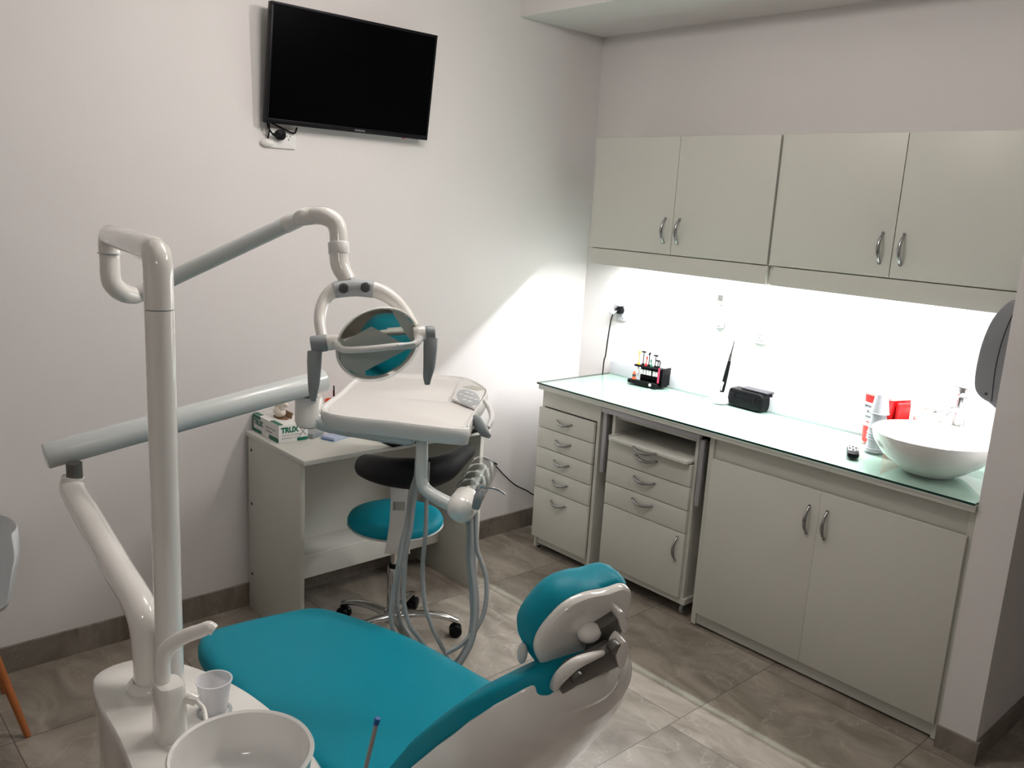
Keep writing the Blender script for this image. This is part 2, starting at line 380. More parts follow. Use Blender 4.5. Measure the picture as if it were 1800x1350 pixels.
# ------------------------------------------------------------------ wall cabinets
CF = 3.14; CB = WY - 0.002; ZT = 2.07; ZD = 1.553; ZV = 1.472
def wall_cabinet(x0, x1, label):
    t = thing('wall_cabinet', ((x0 + x1) / 2, (CF + CB) / 2, ZV), label, 'cabinet', 'wall cabinets over the worktop')
    b = MB(); F = CF + 0.018
    b.box((x0, F, ZV), (x0 + .018, CB, ZT)); b.box((x1 - .018, F, ZV), (x1, CB, ZT))
    b.box((x0 + .018, F, ZT - .018), (x1 - .018, CB, ZT)); b.box((x0 + .018, F, 1.535), (x1 - .018, CB, 1.553)); b.box((x0 + .018, CB - .006, 1.553), (x1 - .018, CB, ZT - .018))
    b.box(((x0 + x1) / 2 - .009, F, 1.553), ((x0 + x1) / 2 + .009, CB - .01, ZT - .018))
    b.build('body', M['white'], t)
    MB().box((x0 + .02, CF + .004, ZV), (x1 - .001, CF + .0175, 1.548), .001).build('valance', M['white'], t)
    xm = (x0 + x1) / 2
    for (a, c, hx) in ((x0 + .003, xm - .0015, xm - .042), (xm + .0015, x1 - .004, xm + .036)):
        d = MB().box((a, CF, ZD), (c, CF + .0175, ZT - .003), .0012).build('door', M['white'], t)
        handle(d, (hx, CF, 1.604), (hx, CF, 1.712), (0, -1, 0))
    return t
wall_cabinet(0.297, 1.293, 'white wall cabinet with two doors, the one nearest the television wall')
wall_cabinet(1.299, 2.296, 'white wall cabinet with two doors above the vessel sink')
led = MB().box((.345, 3.205, 1.530), (2.27, 3.245, 1.535)).build('led_strip_light', M['white_led'])
tag(led, 'long slim led strip light hidden under the wall cabinets', 'light')

# ------------------------------------------------------------------ worktop and glass
t = thing('worktop', (1.27, 3.17, .85), 'long white laminate worktop running along the back wall', 'worktop')
MB().box((.245, 2.905, .848), (2.297, WY - .002, .874), .001).build('board', M['whiteedge'], t)
MB().box((.245, WY - .02, .874), (2.297, WY - .002, .945), .001).build('upstand', M['plate'], t)
g = MB(); g.use(0).box((.243, 2.893, .8745), (2.297, WY - .021, .8825)); 
o = g.build('glass_sheet', [M['glass'], M['dkgreen']])
for p in o.data.polygons:
    if p.normal.y < -.5 or abs(p.normal.x) > .5: p.material_index = 1
tag(o, 'pale green glass sheet covering the whole worktop', 'glass sheet')
GZ = .8828
FRY = 2.94
# ---- left drawer unit
def drawer(t, x0, x1, z0, z1, hx, hz, name='drawer', y=FRY, hw=.05, sl=0.0):
    d = MB(); d.box((x0, y - .018, z0), (x1, y - .001, z1), .0007); d.box((x0 + .03, y - .001, z0 + .02), (x1 - .03, y + .40, z1 - .03))
    o = d.build(name, M['white'], t)
    handle(o, (hx - hw, y - .018, hz), (hx + hw, y - .018, hz), (0, -.8, -.5), rise=.025)
    return o
t = thing('drawer_cabinet', (.44, 3.19, 0), 'white five drawer base cabinet at the left end of the worktop', 'cabinet')
x0, x1 = .247, .640
b = MB(); b.box((x0, FRY, .012), (x0 + .018, 3.44, .848)); b.box((x1 - .018, FRY - .004, .012), (x1, 3.44, .848))
b.box((x0 + .018, FRY + .012, .03), (x1 - .018, FRY + .027, .085)); b.box((x0 + .018, 3.42, .05), (x1 - .018, 3.44, .847)); b.box((x0 + .018, FRY + .02, .05), (x1 - .018, 3.42, .062))
b.box((x0 + .018, FRY, .76), (x1 - .018, FRY + .016, .847))
b.build('body', M['white'], t)
for k in range(2):
    for yy in (FRY + .03, 3.40): MB().cyl((x0 + .009 + k * (x1 - x0 - .018), yy, 0), (x0 + .009 + k * (x1 - x0 - .018), yy, .013), .008, n=12).build('foot', M['black'], t)
zs = [.757, .655, .552, .448, .342, .072]
for k in range(5):
    z1 = zs[k] - .002; z0 = zs[k + 1] + .002
    drawer(t, x0 - .003, x1 - .024, z0, z1, .425 - .001 * k, (z1 - .042) if k < 4 else z1 - .042)
# ---- trolley
tx0, tx1 = .712, 1.195
t = thing('drawer_trolley', (.95, 3.15, 0), 'white rolling trolley of drawers parked under the worktop', 'trolley')
b = MB(); yb = 3.40
b.box((tx0, FRY - .005, .066), (tx1 + .012, yb, .092)); b.box((tx0, FRY, .092), (tx0 + .016, yb, .815)); b.box((tx1 - .016, FRY, .092), (tx1, yb, .815)); b.box((tx0 + .016, yb - .016, .092), (tx1 - .016, yb, .70))
b.box((tx0, FRY + .01, .80), (tx1, yb, .815))
b.build('body', M['white'], t)
tr = MB(); tr.box((tx0 + .02, FRY - .045, .706), (tx1 - .02, 3.36, .722), .003); tr.box((tx0 + .02, FRY - .045, .722), (tx0 + .03, 3.36, .730)); 
o = tr.build('pull_out_tray', M['whiteedge'], t)
handle(o, (.885, FRY - .046, .714), (1.01, FRY - .046, .714), (0, -.75, -.6), rise=.022)
zs = [.703, .602, .497, .392]
for k in range(3): drawer(t, tx0 + .002, tx1 - .014, zs[k + 1] + .002, zs[k] - .002, .94, zs[k] - .032, hw=.058)
d = MB().box((tx0 + .002, FRY - .018, .096), (tx1 - .014, FRY - .001, .3905), .0012).build('door', M['white'], t)
handle(d, (1.147, FRY - .018, .262), (1.147, FRY - .018, .368), (0, -1, 0))
for (cx, cy) in ((tx0 + .04, FRY + .05), (tx1 - .03, FRY + .05), (tx0 + .04, yb - .05), (tx1 - .03, yb - .05)):
    c = MB(); c.box((cx - .012, cy - .012, .046), (cx + .012, cy + .012, .066), .002); c.box((cx - .011, cy - .012, .016), (cx - .008, cy + .012, .05)); c.box((cx + .008, cy - .012, .016), (cx + .011, cy + .012, .05))
    o = c.build('caster', M['dgrey'], t)
    MB().cyl((cx - .007, cy, .022), (cx + .007, cy, .022), .022, bev=.003).build('wheel', M['lgrey'], o)
# aluminium runners fixed beneath the worktop
t = thing('sliding_frame', (.95, 3.0, .82), 'grey aluminium frame hanging from the worktop around the rolling trolley', 'frame')
MB().box((.665, FRY - .03, .822), (1.215, FRY - .012, .846), .001).build('rail', M['alu'], t)
for xx in (.664, 1.207):
    MB().box((xx, FRY - .012, .53), (xx + .022, FRY + .008, .822), .001).build('upright', M['alu'], t)
# ---- sink unit
sx0, sx1 = 1.250, 2.294
t = thing('sink_base_cabinet', (1.77, 3.19, 0), 'wide white base cabinet with two doors under the vessel sink', 'cabinet')
b = MB(); b.box((sx0, FRY - .004, .006), (sx0 + .022, 3.44, .848)); b.box((sx1 - .022, FRY - .004, .006), (sx1, 3.44, .848)); b.box((sx0 + .022, 3.42, .02), (sx1 - .022, 3.44, .847)); b.box((sx0 + .022, FRY + .03, .07), (sx1 - .022, 3.42, .085))
b.build('body', M['white'], t)
MB().box((sx0 + .022, FRY + .004, .752), (sx1 - .022, FRY + .02, .846), .001).build('apron', M['white'], t)
MB().box((sx0 + .022, FRY + .004, .010), (sx1 - .022, FRY + .018, .072), .001).build('plinth', M['white'], t)
xm = 1.765
for (a, c, hx) in ((sx0 + .028, xm - .0003, xm - .038), (xm + .0003, sx1 - .014, xm + .034)):
    d = MB().box((a, FRY - .018, .066), (c, FRY - .0045, .757), .001).build('door', M['white'], t)
    handle(d, (hx, FRY - .018, .584), (hx, FRY - .018, .692), (0, -1, 0))
# ------------------------------------------------------------------ television
t = thing('television', (.06, 1.93, 1.99), 'black flat television tilted forward on the left wall', 'television')
c0 = V((.055, 1.932, 1.988)); ux = V((0.045, 0.004, .43)).normalized(); uy = V((0, 1, 0)); un = uy.cross(ux)  # outward normal
W2, H = .3785, .432
fr = (c0, uy, ux, un)
hb = MB(); hb.box((-W2, 0, -.032), (W2, H, -.004), .004, fr); hb.box((-W2 * .6, .06, -.05), (W2 * .6, H * .7, -.03), .008, fr); hb.build('housing', M['bezel'], t)
bz = MB(); bz.box((-W2, 0, -.004), (W2, .019, .002), .001, fr); bz.box((-W2, H - .010, -.004), (W2, H, .002), .001, fr); bz.box((-W2, .019, -.004), (-W2 + .009, H - .010, .002), .001, fr); bz.box((W2 - .009, .019, -.004), (W2, H - .010, .002), .001, fr); bz.build('bezel', M['bezel'], t)
MB().box((-W2 + .009, .019, -.004), (W2 - .009, H - .010, -.0005), 0, fr).build('screen', M['screen'], t)
text('SAMSUNG', .0095, c0 + uy * .035 + ux * .009 + un * .0022, uy, ux, M['lgrey'], t, 'logo_lettering', align='CENTER', sx=1.15)
MB().box((.25, -.003, -.006), (.262, .0, .0), 0, fr).build('indicator', M['red'], t)
mk = MB(); mk.box((.0, 1.88, 2.10), (.012, 1.98, 2.30)); mk.box((.012, 1.90, 2.18), (.05, 1.96, 2.26)); mk.build('wall_bracket', M['black'], t)
# outlet below TV
def socket_holes(mb, c, n, up, rt, s=1.0):
    """three slots of one socket, drawn as slim dark boxes"""
    for (dx, dz, an) in ((-.0055, .004, 30), (.0055, .004, -30), (0, -.007, 0)):
        a = math.radians(an); p = V(c) + rt * dx * s + up * dz * s
        U = up * math.cos(a) + rt * math.sin(a); R_ = rt * math.cos(a) - up * math.sin(a)
        mb.box((-.0011 * s, -.0034 * s, 0), (.0011 * s, .0034 * s, .0006), 0, (p, R_, U, n))
t = thing('wall_outlet', (.004, 1.645, 1.90), 'white double wall outlet under the lower left corner of the television', 'outlet')
MB().prism(rrect(.118, .075, .006), (.0005, 1.645, 1.938), Y_, Z_, X_, .009, .002).build('cover_plate', M['plasmatte'], t)
h = MB(); socket_holes(h, (.0096, 1.672, 1.944), X_, Z_, Y_, 1.2); h.build('socket_slots', M['ink'], t)
t = thing('power_plug', (.01, 1.635, 1.93), 'black power plug and short cable in the outlet under the television', 'plug')
p = MB(); p.cyl((.0096, 1.630, 1.95), (.035, 1.630, 1.95), .020, bev=.004); p.tube([(.03, 1.622, 1.95), (.034, 1.605, 1.948), (.034, 1.592, 1.95)], [.009, .007, .004], n=10); p.build('plug_body', M['black'], t)
p = MB(); p.tube([(.034, 1.592, 1.95), (.03, 1.578, 1.97), (.022, 1.577, 1.995), (.02, 1.60, 1.99), (.02, 1.65, 1.972), (.02, 1.69, 1.962), (.02, 1.70, 1.978), (.022, 1.70, 1.984)], .0035, n=8); p.build('cable', M['black'], t)
t = thing('sensor_plug', (.01, 1.585, 1.90), 'small white plug-in gadget hanging left of the outlet below the television', 'gadget')
p = MB(); p.lathe([(.0, 0), (.014, .001), (.016, .006), (.015, .014), (.010, .020), (0, .022)], (.002, 1.583, 1.918), (1, -.2, -.1), 20, sq=1.7); p.build('gadget_body', M['plasmatte'], t)
MB().tube([(.012, 1.583, 1.930), (.014, 1.588, 1.96), (.016, 1.587, 1.99)], .0028, n=8).build('lead', M['black'], t)

# ------------------------------------------------------------------ on the back wall
def outlet(x, z, label, w=.072, h=.118):
    t = thing('wall_outlet', (x, WY - .01, z - h / 2), label, 'outlet')
    b = MB(); b.prism(rrect(w, h, .014), (x, WY - .0005, z), X_, Z_, -Y_, .010, .003); b.prism(rrect(w * .62, h * .72, .004), (x, WY - .010, z), X_, Z_, -Y_, .003, .001); b.build('cover_plate', M['plate'], t)
    for zz_ in (z + .02, z - .022):
        hh = MB(); socket_holes(hh, (x, WY - .0131, zz_), -Y_, Z_, X_, 1.25); hh.build('socket_slots', M['ink'], t)
    return t
outlet(1.115, 1.235, 'white double wall outlet above the black case on the worktop')
outlet(.285, 1.225, 'white wall outlet in the corner beside the left end of the wall cabinets')
t = thing('black_plug', (.288, WY - .03, 1.21), 'round black plug in the corner wall outlet', 'plug')
MB().cyl((.288, WY - .0135, 1.223), (.288, WY - .045, 1.223), .019, bev=.004).build('plug_body', M['black'], t)
MB().tube([(.28, WY - .042, 1.220), (.262, WY - .044, 1.205), (.252, WY - .044, 1.20)], .004, n=8).build('collar', M['plate'], t)
t = thing('plug_adapter', (.285, WY - .03, 1.26), 'white cube adapter plugged in above the round black plug', 'adapter')
MB().box((.266, WY - .055, 1.246), (.306, WY - .0135, 1.295), .005).build('adapter_body', M['plate'], t)
t = thing('white_plug', (.245, WY - .03, 1.19), 'small white plug left of the round black plug', 'plug')
MB().box((.228, WY - .05, 1.197), (.256, WY - .0005, 1.232), .007).build('plug_body', M['plate'], t)
MB().tube([(.243, WY - .03, 1.197), (.232, WY - .03, 1.16), (.221, WY - .03, 1.06), (.214, WY - .03, .97), (.209, WY - .035, .90), (.207, WY - .035, .5), (.2, WY - .035, .1)], .0034, n=8).build('cable', M['black'], t)
t = thing('thermometer', (.884, WY - .01, 1.33), 'small white digital thermometer high on the back wall', 'thermometer')
MB().prism(rrect(.044, .062, .012), (.884, WY - .0005, 1.358), X_, Z_, -Y_, .012, .003).build('case', M['plate'], t)
MB().box((.870, WY - .0135, 1.345), (.898, WY - .012, 1.373)).build('display', M['dgrey'], t)
b = MB(); b.box((.862, WY - .05, 1.222), (.918, WY - .0005, 1.228), .001); b.box((.862, WY - .008, 1.222), (.918, WY - .0005, 1.262), .001); b.box((.862, WY - .05, 1.228), (.866, WY - .0005, 1.246)); b.box((.914, WY - .05, 1.228), (.918, WY - .0005, 1.246)); b.box((.862, WY - .05, 1.228), (.918, WY - .047, 1.236))
tag(b.build('wall_holder', M['plate']), 'small empty white holder on the back wall under the thermometer', 'holder')
# towel dispenser on the stub wall
t = thing('towel_dispenser', (2.22, 3.12, 1.17), 'grey paper towel dispenser hanging on the short wall by the sink', 'dispenser')
prof = [(0, 0), (.055, -.006), (.098, .022), (.110, .08), (.106, .18), (.086, .265), (.050, .322), (.016, .338), (0, .338)]  # (out, up)
pl = smooth_poly([prof[0]] + prof[1:-1] + [prof[-1]], 4)
pl = [(min(0.2, max(0.0, a)), z) for a, z in pl]
D0 = V((2.2995, 3.00, 1.200))
MB().prism(pl, D0, -X_, Z_, Y_, .26, .012, True).build('case', mat('dispenser_grey', (0.22, 0.225, 0.24), 0.42, noise=.02), t)
MB().tube([D0 + V((-.042, -.0012, .0)), D0 + V((-.048, -.0012, .12)), D0 + V((-.040, -.0012, .22)), D0 + V((-.022, -.0012, .30)), D0 + V((-.002, -.0012, .335))], .0016, n=6).build('seam', M['ink'], t)
MB().cyl(D0 + V((-.062, .001, .022)), D0 + V((-.062, -.003, .022)), .004, n=12).build('lock', M['ink'], t)
MB().box(D0 + V((-.05, .04, -.022)), D0 + V((-.01, .22, -.006)), .002).build('paper_slot', M['latex'], t)

# ------------------------------------------------------------------ things on the worktop
def gp(px, py, z=GZ): return onp(2, z, px, py)
# vessel sink
bc = V((2.052, 3.128, GZ))
t = thing('vessel_sink', bc, 'white round ceramic vessel sink at the right end of the worktop', 'sink')
pr = [(.0, .002), (.055, .0), (.085, .0), (.088, .004), (.12, .022), (.165, .060), (.190, .100), (.1985, .130), (.200, .137), (.196, .139), (.191, .132), (.182, .105), (.155, .066), (.11, .032), (.05, .018), (.0, .016)]
pr = [(a_ * 1.05, b_) for a_, b_ in pr]; MB().lathe(pr, bc, n=64).build('basin', M['ceramic'], t)
MB().lathe([(0, .0165), (.02, .0175), (.024, .019), (.0, .0215)], bc, n=24).build('drain', M['chrome'], t)
# tap
tp = V((2.035, 3.375, GZ))
t = thing('basin_mixer_tap', tp, 'tall chrome mixer tap behind the vessel sink', 'tap')
b = MB(); b.cyl(tp, tp + Z_ * .006, .028, bev=.002); b.cyl(tp + Z_ * .006, tp + V((.004, -.002, .245)), .0215, n=32); b.cyl(tp + V((.004, -.002, .247)), tp + V((.006, -.003, .285)), .0225, bev=.003, n=32); b.build('tap_body', M['chrome'], t)
sp = MB(); d = V((-.30, -.95, -.17)).normalized(); a = tp + V((0, 0, .205)); sp.cyl(a, a + d * .13, .0145, n=24, bev=.002); sp.build('spout', M['chrome'], t)
a = tp + V((.004, 0, .287)); d = V((-.75, -.62, .03)).normalized(); MB().cyl(a - V((0, 0, .006)), a - V((0, 0, .006)) + d * .075, .0045, .0035, n=12).build('lever', M['chrome'], t)
# remote control
c = (gp(1498, 782) + gp(1498, 809)) / 2; c.x = 1.785; c.y = 3.085
t = thing('remote_control', (c.x, c.y, GZ), 'small black remote control near the front edge of the glass', 'remote')
an = math.radians(28); ry = V((-math.sin(an), math.cos(an), 0)); rx = V((math.cos(an), math.sin(an), 0)); c.z = GZ + .0004
MB().prism(rrect(.043, .125, .018), c, rx, ry, Z_, .018, .005, True).build('case', M['black'], t)
fp = c + Z_ * .018
MB().prism(rrect(.036, .078, .008), fp + ry * .018, rx, ry, Z_, .0015, .0005).build('face_plate', M['inkgrey'], t)
for r_ in range(5):
    for q in range(3):
        MB().prism(rrect(.008, .009, .003, 3), fp + ry * (-.012 + r_ * .0145) + rx * (-.0115 + q * .0115) + Z_ * .0015, rx, ry, Z_, .0018).build('button', M['ink'] if (r_ + q) % 3 else M['card'], t)
# cups, upside down stack
cc = V((1.807, 3.215, GZ))
def cup_mesh(mb, o, zd=1, r0=.034, r1=.023, h=.075, th=.0009):
    if zd > 0: pr = [(0, .002), (r1, .002), (r1 - .001, 0), (r1, 0), (r0, h - .003), (r0 + .002, h - .002), (r0 + .002, h), (r0 - .001, h), (r1 - th, .0035), (0, .0035)]
    else: pr = [(0, h - .002), (r1, h - .002), (r1 - .001, h), (r1, h), (r0, .003), (r0 + .002, .002), (r0 + .002, 0), (r0 - .001, 0), (r1 - th, h - .0035), (0, h - .0035)]
    mb.lathe(pr, o, n=32); return mb
whitecup = mat('white_cup_plastic', (0.50, .51, .55), .35, noise=.01)
zs = [0, .011, .048, .059, .070, .094, .150]
for k, z in enumerate(zs):
    o = cup_mesh(MB(), cc + Z_ * (z + .0003 * 1), -1).build('plastic_cup', whitecup)
    lab = ['lowest', 'second lowest', 'third lowest', 'middle', 'third from the top', 'second from the top', 'topmost'][k]
    tag(o, 'white plastic cup turned upside down, %s of the stack by the sink' % lab, 'cup', 'upside down cup stack beside the sink')
# sharps container
sc = V((1.775, 3.345, GZ)); 
t = thing('sharps_container', sc, 'red sharps container with pale lid behind the stack of cups', 'container')
ra = math.radians(-20); RX = V((math.cos(ra), math.sin(ra), 0)); RY = V((-math.sin(ra), math.cos(ra), 0))
pb = [sering(sc + Z_ * z, RX, RY, a, b_, 7) for z, a, b_ in ((0.0, .058, .050), (.006, .062, .054), (.19, .070, .060), (.196, .070, .060))]
MB().rings(pb).build('tub', M['red'], t)
ll = MB(); ll.rings([sering(sc + Z_ * z, RX, RY, a, b_, 7) for z, a, b_ in ((.196, .075, .065), (.205, .075, .065), (.213, .066, .056), (.224, .046, .038), (.226, .04, .03))]); ll.build('lid', mat('pale_pink_lid', (.62, .34, .33), .4, noise=.02), t)
frs = (sc, RX, RY, Z_)
MB().box((.072, -.034, .075), (.092, .030, .190), .008, frs).build('side_flap', M['red'], t)
lab_y = -.0612
MB().box((-.058, lab_y, .07), (.030, lab_y + .006, .165), 0, frs).build('warning_label', M['plate'], t)
for k, (tx, s_) in enumerate((('BIOHAZARD', .013), ('SHARPS', .014), ('CONTAINER', .010), ('WARNING', .009))):
    text(tx, s_, sc + RX * -.014 + RY * (lab_y - .0004) + Z_ * (.150 - k * .021), RX, Z_, M['red'] if k == 3 else M['ink'], t, align='CENTER')
# white jug with red print
jg = V((1.925, 3.372, GZ))
t = thing('disinfectant_jug', jg, 'translucent white plastic jug with red print between red container and tap', 'bottle')
MB().lathe([(0, 0), (.046, 0), (.05, .005), (.05, .13), (.047, .15), (.030, .165), (.022, .17), (.022, .178), (0, .178)], jg, n=40).build('jug_body', mat('milky_plastic', (.50, .47, .43), .35, noise=.02), t)
MB().cyl(jg + Z_ * .178, jg + Z_ * .205, .024, bev=.003).build('cap', M['plasmatte'], t)
dv = (CAM - jg); dv.z = 0; dv.normalize(); rt = Z_.cross(dv)
for k, (tx, s_) in enumerate((('|||||||||', .014), ('|||||||', .012), ('||||||||', .012))):
    text(tx, s_, jg + dv * .0505 + rt * .012 + Z_ * (.105 - k * .018), rt, Z_, M['red'], t, align='CENTER', sx=.6)
# black case
t = thing('scaler_case', (1.13, 3.40, GZ), 'black hard plastic case with a flat lid in the middle of the worktop', 'case')
A = gp(1276, 709); B = gp(1336, 725)   # front lower edge
ex = (B - A); L_ = ex.length; ex.normalize(); ey = Z_.cross(ex); 
fr = (A, ex, ey, Z_)
b = MB(); dep_ = .125; hh = .078
b.rings([sering(A + ex * L_ / 2 + ey * dep_ / 2 + Z_ * z, ex, ey, L_ / 2 * s_, dep_ / 2 * s_, 9) for z, s_ in ((0, .93), (.008, .99), (.03, 1.02), (.055, 1.0), (.056, .985), (.058, 1.0), (.072, .97), (hh, .90))]); b.build('case_body', M['black'], t)
lf = (A + Z_ * (hh + .001), ex, ey, Z_)
MB().box((L_ * .28, dep_ * .22, 0), (L_ * 1.03, dep_ * .80, .008), .003, lf).build('lid_panel', mat('grey_black_plastic', (.05, .05, .06), .35, noise=.03), t)
for q in (.2, .8): MB().box((L_ * q - .006, -.004, .038), (L_ * q + .006, .004, .060), .002, fr).build('latch', M['black'], t)
# scaler handpiece standing in white stand
hp = V((.984, 3.382, GZ))
t = thing('curing_light', hp, 'pen shaped black and silver handpiece standing in a round white base', 'handpiece')
MB().lathe([(0, 0), (.040, 0), (.043, .006), (.040, .022), (.028, .040), (.016, .048), (0, .048)], hp, n=36).build('charging_base', M['plasmatte'], t)
ax = V((.045, .0, .3)).normalized() * 1.28; a0 = hp + Z_ * .042
MB().tube([a0, a0 + ax * .03, a0 + ax * .08, a0 + ax * .125], [.0095, .011, .010, .0075], n=16).build('grip', M['black'], t)
MB().tube([a0 + ax * .012 + V((.0, -.006, 0)), a0 + ax * .045 + V((0, -.0075, 0))], [.005, .0055], smooth=False, n=12).build('button_panel', M['card'], t)
MB().cyl(a0 + ax * .127, a0 + ax * .152, .0085, .007, n=16).build('collar', M['satin'], t)
MB().tube([a0 + ax * .152, a0 + ax * .185, a0 + ax * .20], [.0055, .003, .004], n=12).build('tip', M['satin'], t)
# tube lying beside
t = thing('handpiece_lead', (.97, 3.28, GZ), 'pale glossy handpiece lying on the glass left of the black case', 'handpiece')
a = gp(1236, 702) + Z_ * .006; b_ = gp(1262, 704) + Z_ * .006; c_ = gp(1275, 700) + Z_ * .005
MB().tube([a, a.lerp(b_, .5), b_], [.0045, .006, .0055], n=14).build('grip', M['plate'], t)
MB().tube([b_, b_.lerp(c_, .5) + Z_ * .002, c_], [.0055, .0045, .004], n=10).build('neck', M['black'], t)
dd = (a - b_).normalized(); MB().cyl(a, a + dd * .022, .0016, n=8).build('needle', M['satin'], t)
t = thing('glass_tube', (.99, 3.25, GZ), 'thin clear tube lying beside the pale glossy handpiece', 'tube')
a = gp(1243, 708) + Z_ * .004; b_ = gp(1271, 711) + Z_ * .004
MB().cyl(a, b_, .0035, n=12).build('barrel', M['plate'], t)
# syringe rack
A = gp(1102, 672); B = gp(1152, 683); ex = (B - A); ex.z = 0; L_ = ex.length; ex.normalize(); ey = Z_.cross(ex)
t = thing('syringe_rack', A + ex * L_ / 2, 'black acrylic rack of composite syringes near the corner', 'rack')
fr = (A, ex, ey, Z_); Dp = .085
MB().box((0, 0, 0), (L_, .030, .021), .005, fr).build('base_bar', M['black'], t)
MB().box((0, .028, 0), (L_ * 1.08, Dp, .007), .001, fr).build('base_plate', M['black'], t)
MB().box((L_ * .27, .045, .007), (L_ * 1.10, .050, .0945), .001, fr).build('back_plate', M['black'], t)
MB().box((L_ * 1.06, .03, .007), (L_ * 1.09, Dp + .02, .096), .001, fr).build('side_plate', M['black'], t)
MB().box((L_ * .10, .024, .085), (L_ * 1.06, .060, .096), .004, fr).build('top_bar', M['black'], t)
MB().cyl(A + ex * L_ * .80 + Z_ * .011 - ey * .001, A + ex * L_ * .80 + Z_ * .011 + ey * .004, .0075, n=20).build('badge', M['card'], t)
def on_rack(u, v, z): return A + ex * (L_ * u) + ey * v + Z_ * z
specs = [(.22, 'yellow', .062, 'round', 'amber composite syringe with round thumb pad at the left of the rack', 0),
         (.37, 'black', .066, 'bar', 'tall black syringe next to the amber one in the rack', 0),
         (.47, 'red', .040, 'lean', 'red syringe with a leaning plunger in the rack', .004),
         (.57, 'black', .060, 'leaf', 'black syringe with slanted thumb pad in the middle of the rack', 0),
         (.66, 'green', .030, 'lean', 'short dark green syringe in the rack', -.004),
         (.79, 'black', .058, 'bar', 'tall black syringe at the right half of the rack', .0),
         (.88, 'black', .034, 'bar', 'short black syringe with wide thumb bar in the rack', .0)]
for (u, mc, hgt, kind, lab, off) in specs:
    c = on_rack(u, .036, .0965); t2 = thing('syringe', on_rack(u, .036, .03), lab, 'syringe', 'composite syringes in the rack')
    mm = M[mc]
    MB().cyl(on_rack(u, .036, .035), on_rack(u, .036, .0965), .0045, n=14).build('barrel', M['black'] if mc != 'yellow' else M['lgrey'], t2)
    MB().box((-.0065, -.0008, .0), (.0065, .0008, .024), 0, (on_rack(u, .0305, .052), ex, ey, Z_)).build('label', M['card'], t2)
    f = MB(); f.cyl(c, c + Z_ * .009, .008, .006, n=14)
    top = c + Z_ * hgt + ex * off
    f.cyl(c + Z_ * .008, top, .0022, n=10)
    if kind == 'bar': f.box((-.0115, -.004, -.002), (.0115, .004, .005), .0015, (top, ex, ey, Z_))
    elif kind == 'round': f.lathe([(0, .006), (.006, .005), (.010, .001), (.009, -.003), (0, -.002)], top, n=18)
    elif kind == 'leaf': f.ell(top + Z_ * .003, (.0055, .004, .009), X=ex, Y=ey, Z=(Z_ + ex * .4).normalized())
    else: f.ell(top, (.004, .004, .009), X=ex, Y=ey, Z=Z_)
    f.build('plunger', mm, t2)
t2 = thing('syringe', on_rack(1.0, .02, .03), 'slim pink labelled syringe clipped at the right end of the rack', 'syringe', 'composite syringes in the rack')
MB().cyl(on_rack(.99, .019, .025), on_rack(1.0, .019, .10), .005, n=14).build('barrel', mat('crimson_plastic', (.5, .03, .09), .4, noise=.1), t2)
f = MB(); f.cyl(on_rack(1.0, .019, .10), on_rack(1.015, .019, .128), .0025, n=10); f.box((-.006, -.003, 0), (.006, .003, .003), .001, (on_rack(1.015, .019, .128), ex, ey, Z_)); f.build('plunger', M['black'], t2)
vc = on_rack(.17, .016, .0215)
t2 = thing('vial', vc, 'tiny orange dropper bottle standing on the front bar of the rack', 'bottle')
f = MB(); f.lathe([(0, 0), (.010, 0), (.009, .012), (.008, .014)], vc, n=20, cap=True); f.lathe([(.0075, .024), (.008, .026), (.005, .034), (.003, .040), (0, .041)], vc, n=20); f.build('bottle_body', M['orange'], t2)
MB().cyl(vc + Z_ * .013, vc + Z_ * .025, .0088, n=20).build('dark_band', M['ink'], t2)

# ------------------------------------------------------------------ desk
t = thing('desk', (.25, 1.94, 0), 'plain white desk against the left wall below the television', 'desk')
dy0, dy1, dx1, dz = 1.483, 2.385, .490, .772
MB().box((.013, dy0, dz - .018), (dx1 + .006, dy1, dz), .001).build('desk_top', M['whiteedge'], t)
MB().box((.020, dy0 + .006, 0), (dx1 - .03, dy0 + .024, dz - .018), .001).build('side_panel', M['white'], t)
MB().box((.020, dy1 - .024, 0), (dx1 - .03, dy1 - .006, dz - .018), .001).build('side_panel', M['white'], t)
MB().box((.020, dy0 + .024, .252), (.034, dy1 - .024, .50)).build('back_panel', M['white'], t)
MB().box((.020, dy0 + .024, .502), (.040, dy1 - .024, dz - .018)).build('back_panel', M['white'], t)
MB().box((.034, dy0 + .024, .235), (.19, dy1 - .024, .252), .001).build('shelf', M['whiteedge'], t)
MB().box((.176, dy0 + .024, .145), (.19, dy1 - .024, .235), .001).build('modesty_rail', M['white'], t)
for z in (.16, .47, .70): MB().cyl((.05, dy0 + .0062, z), (.05, dy0 + .004, z), .006, n=12).build('screw_cap', M['ink'], t)
DZ = dz + .0003
# glove box
def dp(px, py, z=DZ): return onp(2, z, px, py)
P0 = dp(447, 757); P1 = dp(490, 780); P2 = dp(534, 768)
ex = (P1 - P0); ex.z = 0; Lx = .235; ex.normalize(); ey = Z_.cross(ex); Ly = .125; Hb = .072
O = V((P1.x, P1.y, DZ)) - ex * Lx
t = thing('glove_box', O + ex * Lx / 2 + ey * Ly / 2, 'white and green box of latex gloves on the left corner of the desk', 'box')
fr = (O, ex, ey, Z_)
MB().box((0, 0, 0), (Lx, Ly, Hb), .001, fr).build('carton', M['card'], t)
g = t
def patch(par, o, X, Y, x0, x1, y0, y1): return MB().prism(rrect(x1 - x0, y1 - y0, min(x1 - x0, y1 - y0) * .3, 4, (x0 + x1) / 2, (y0 + y1) / 2), o, X, Y, V(X).cross(V(Y)), .0006).build('green_band', M['green'], par)
sideO = O; endO = O + ex * Lx
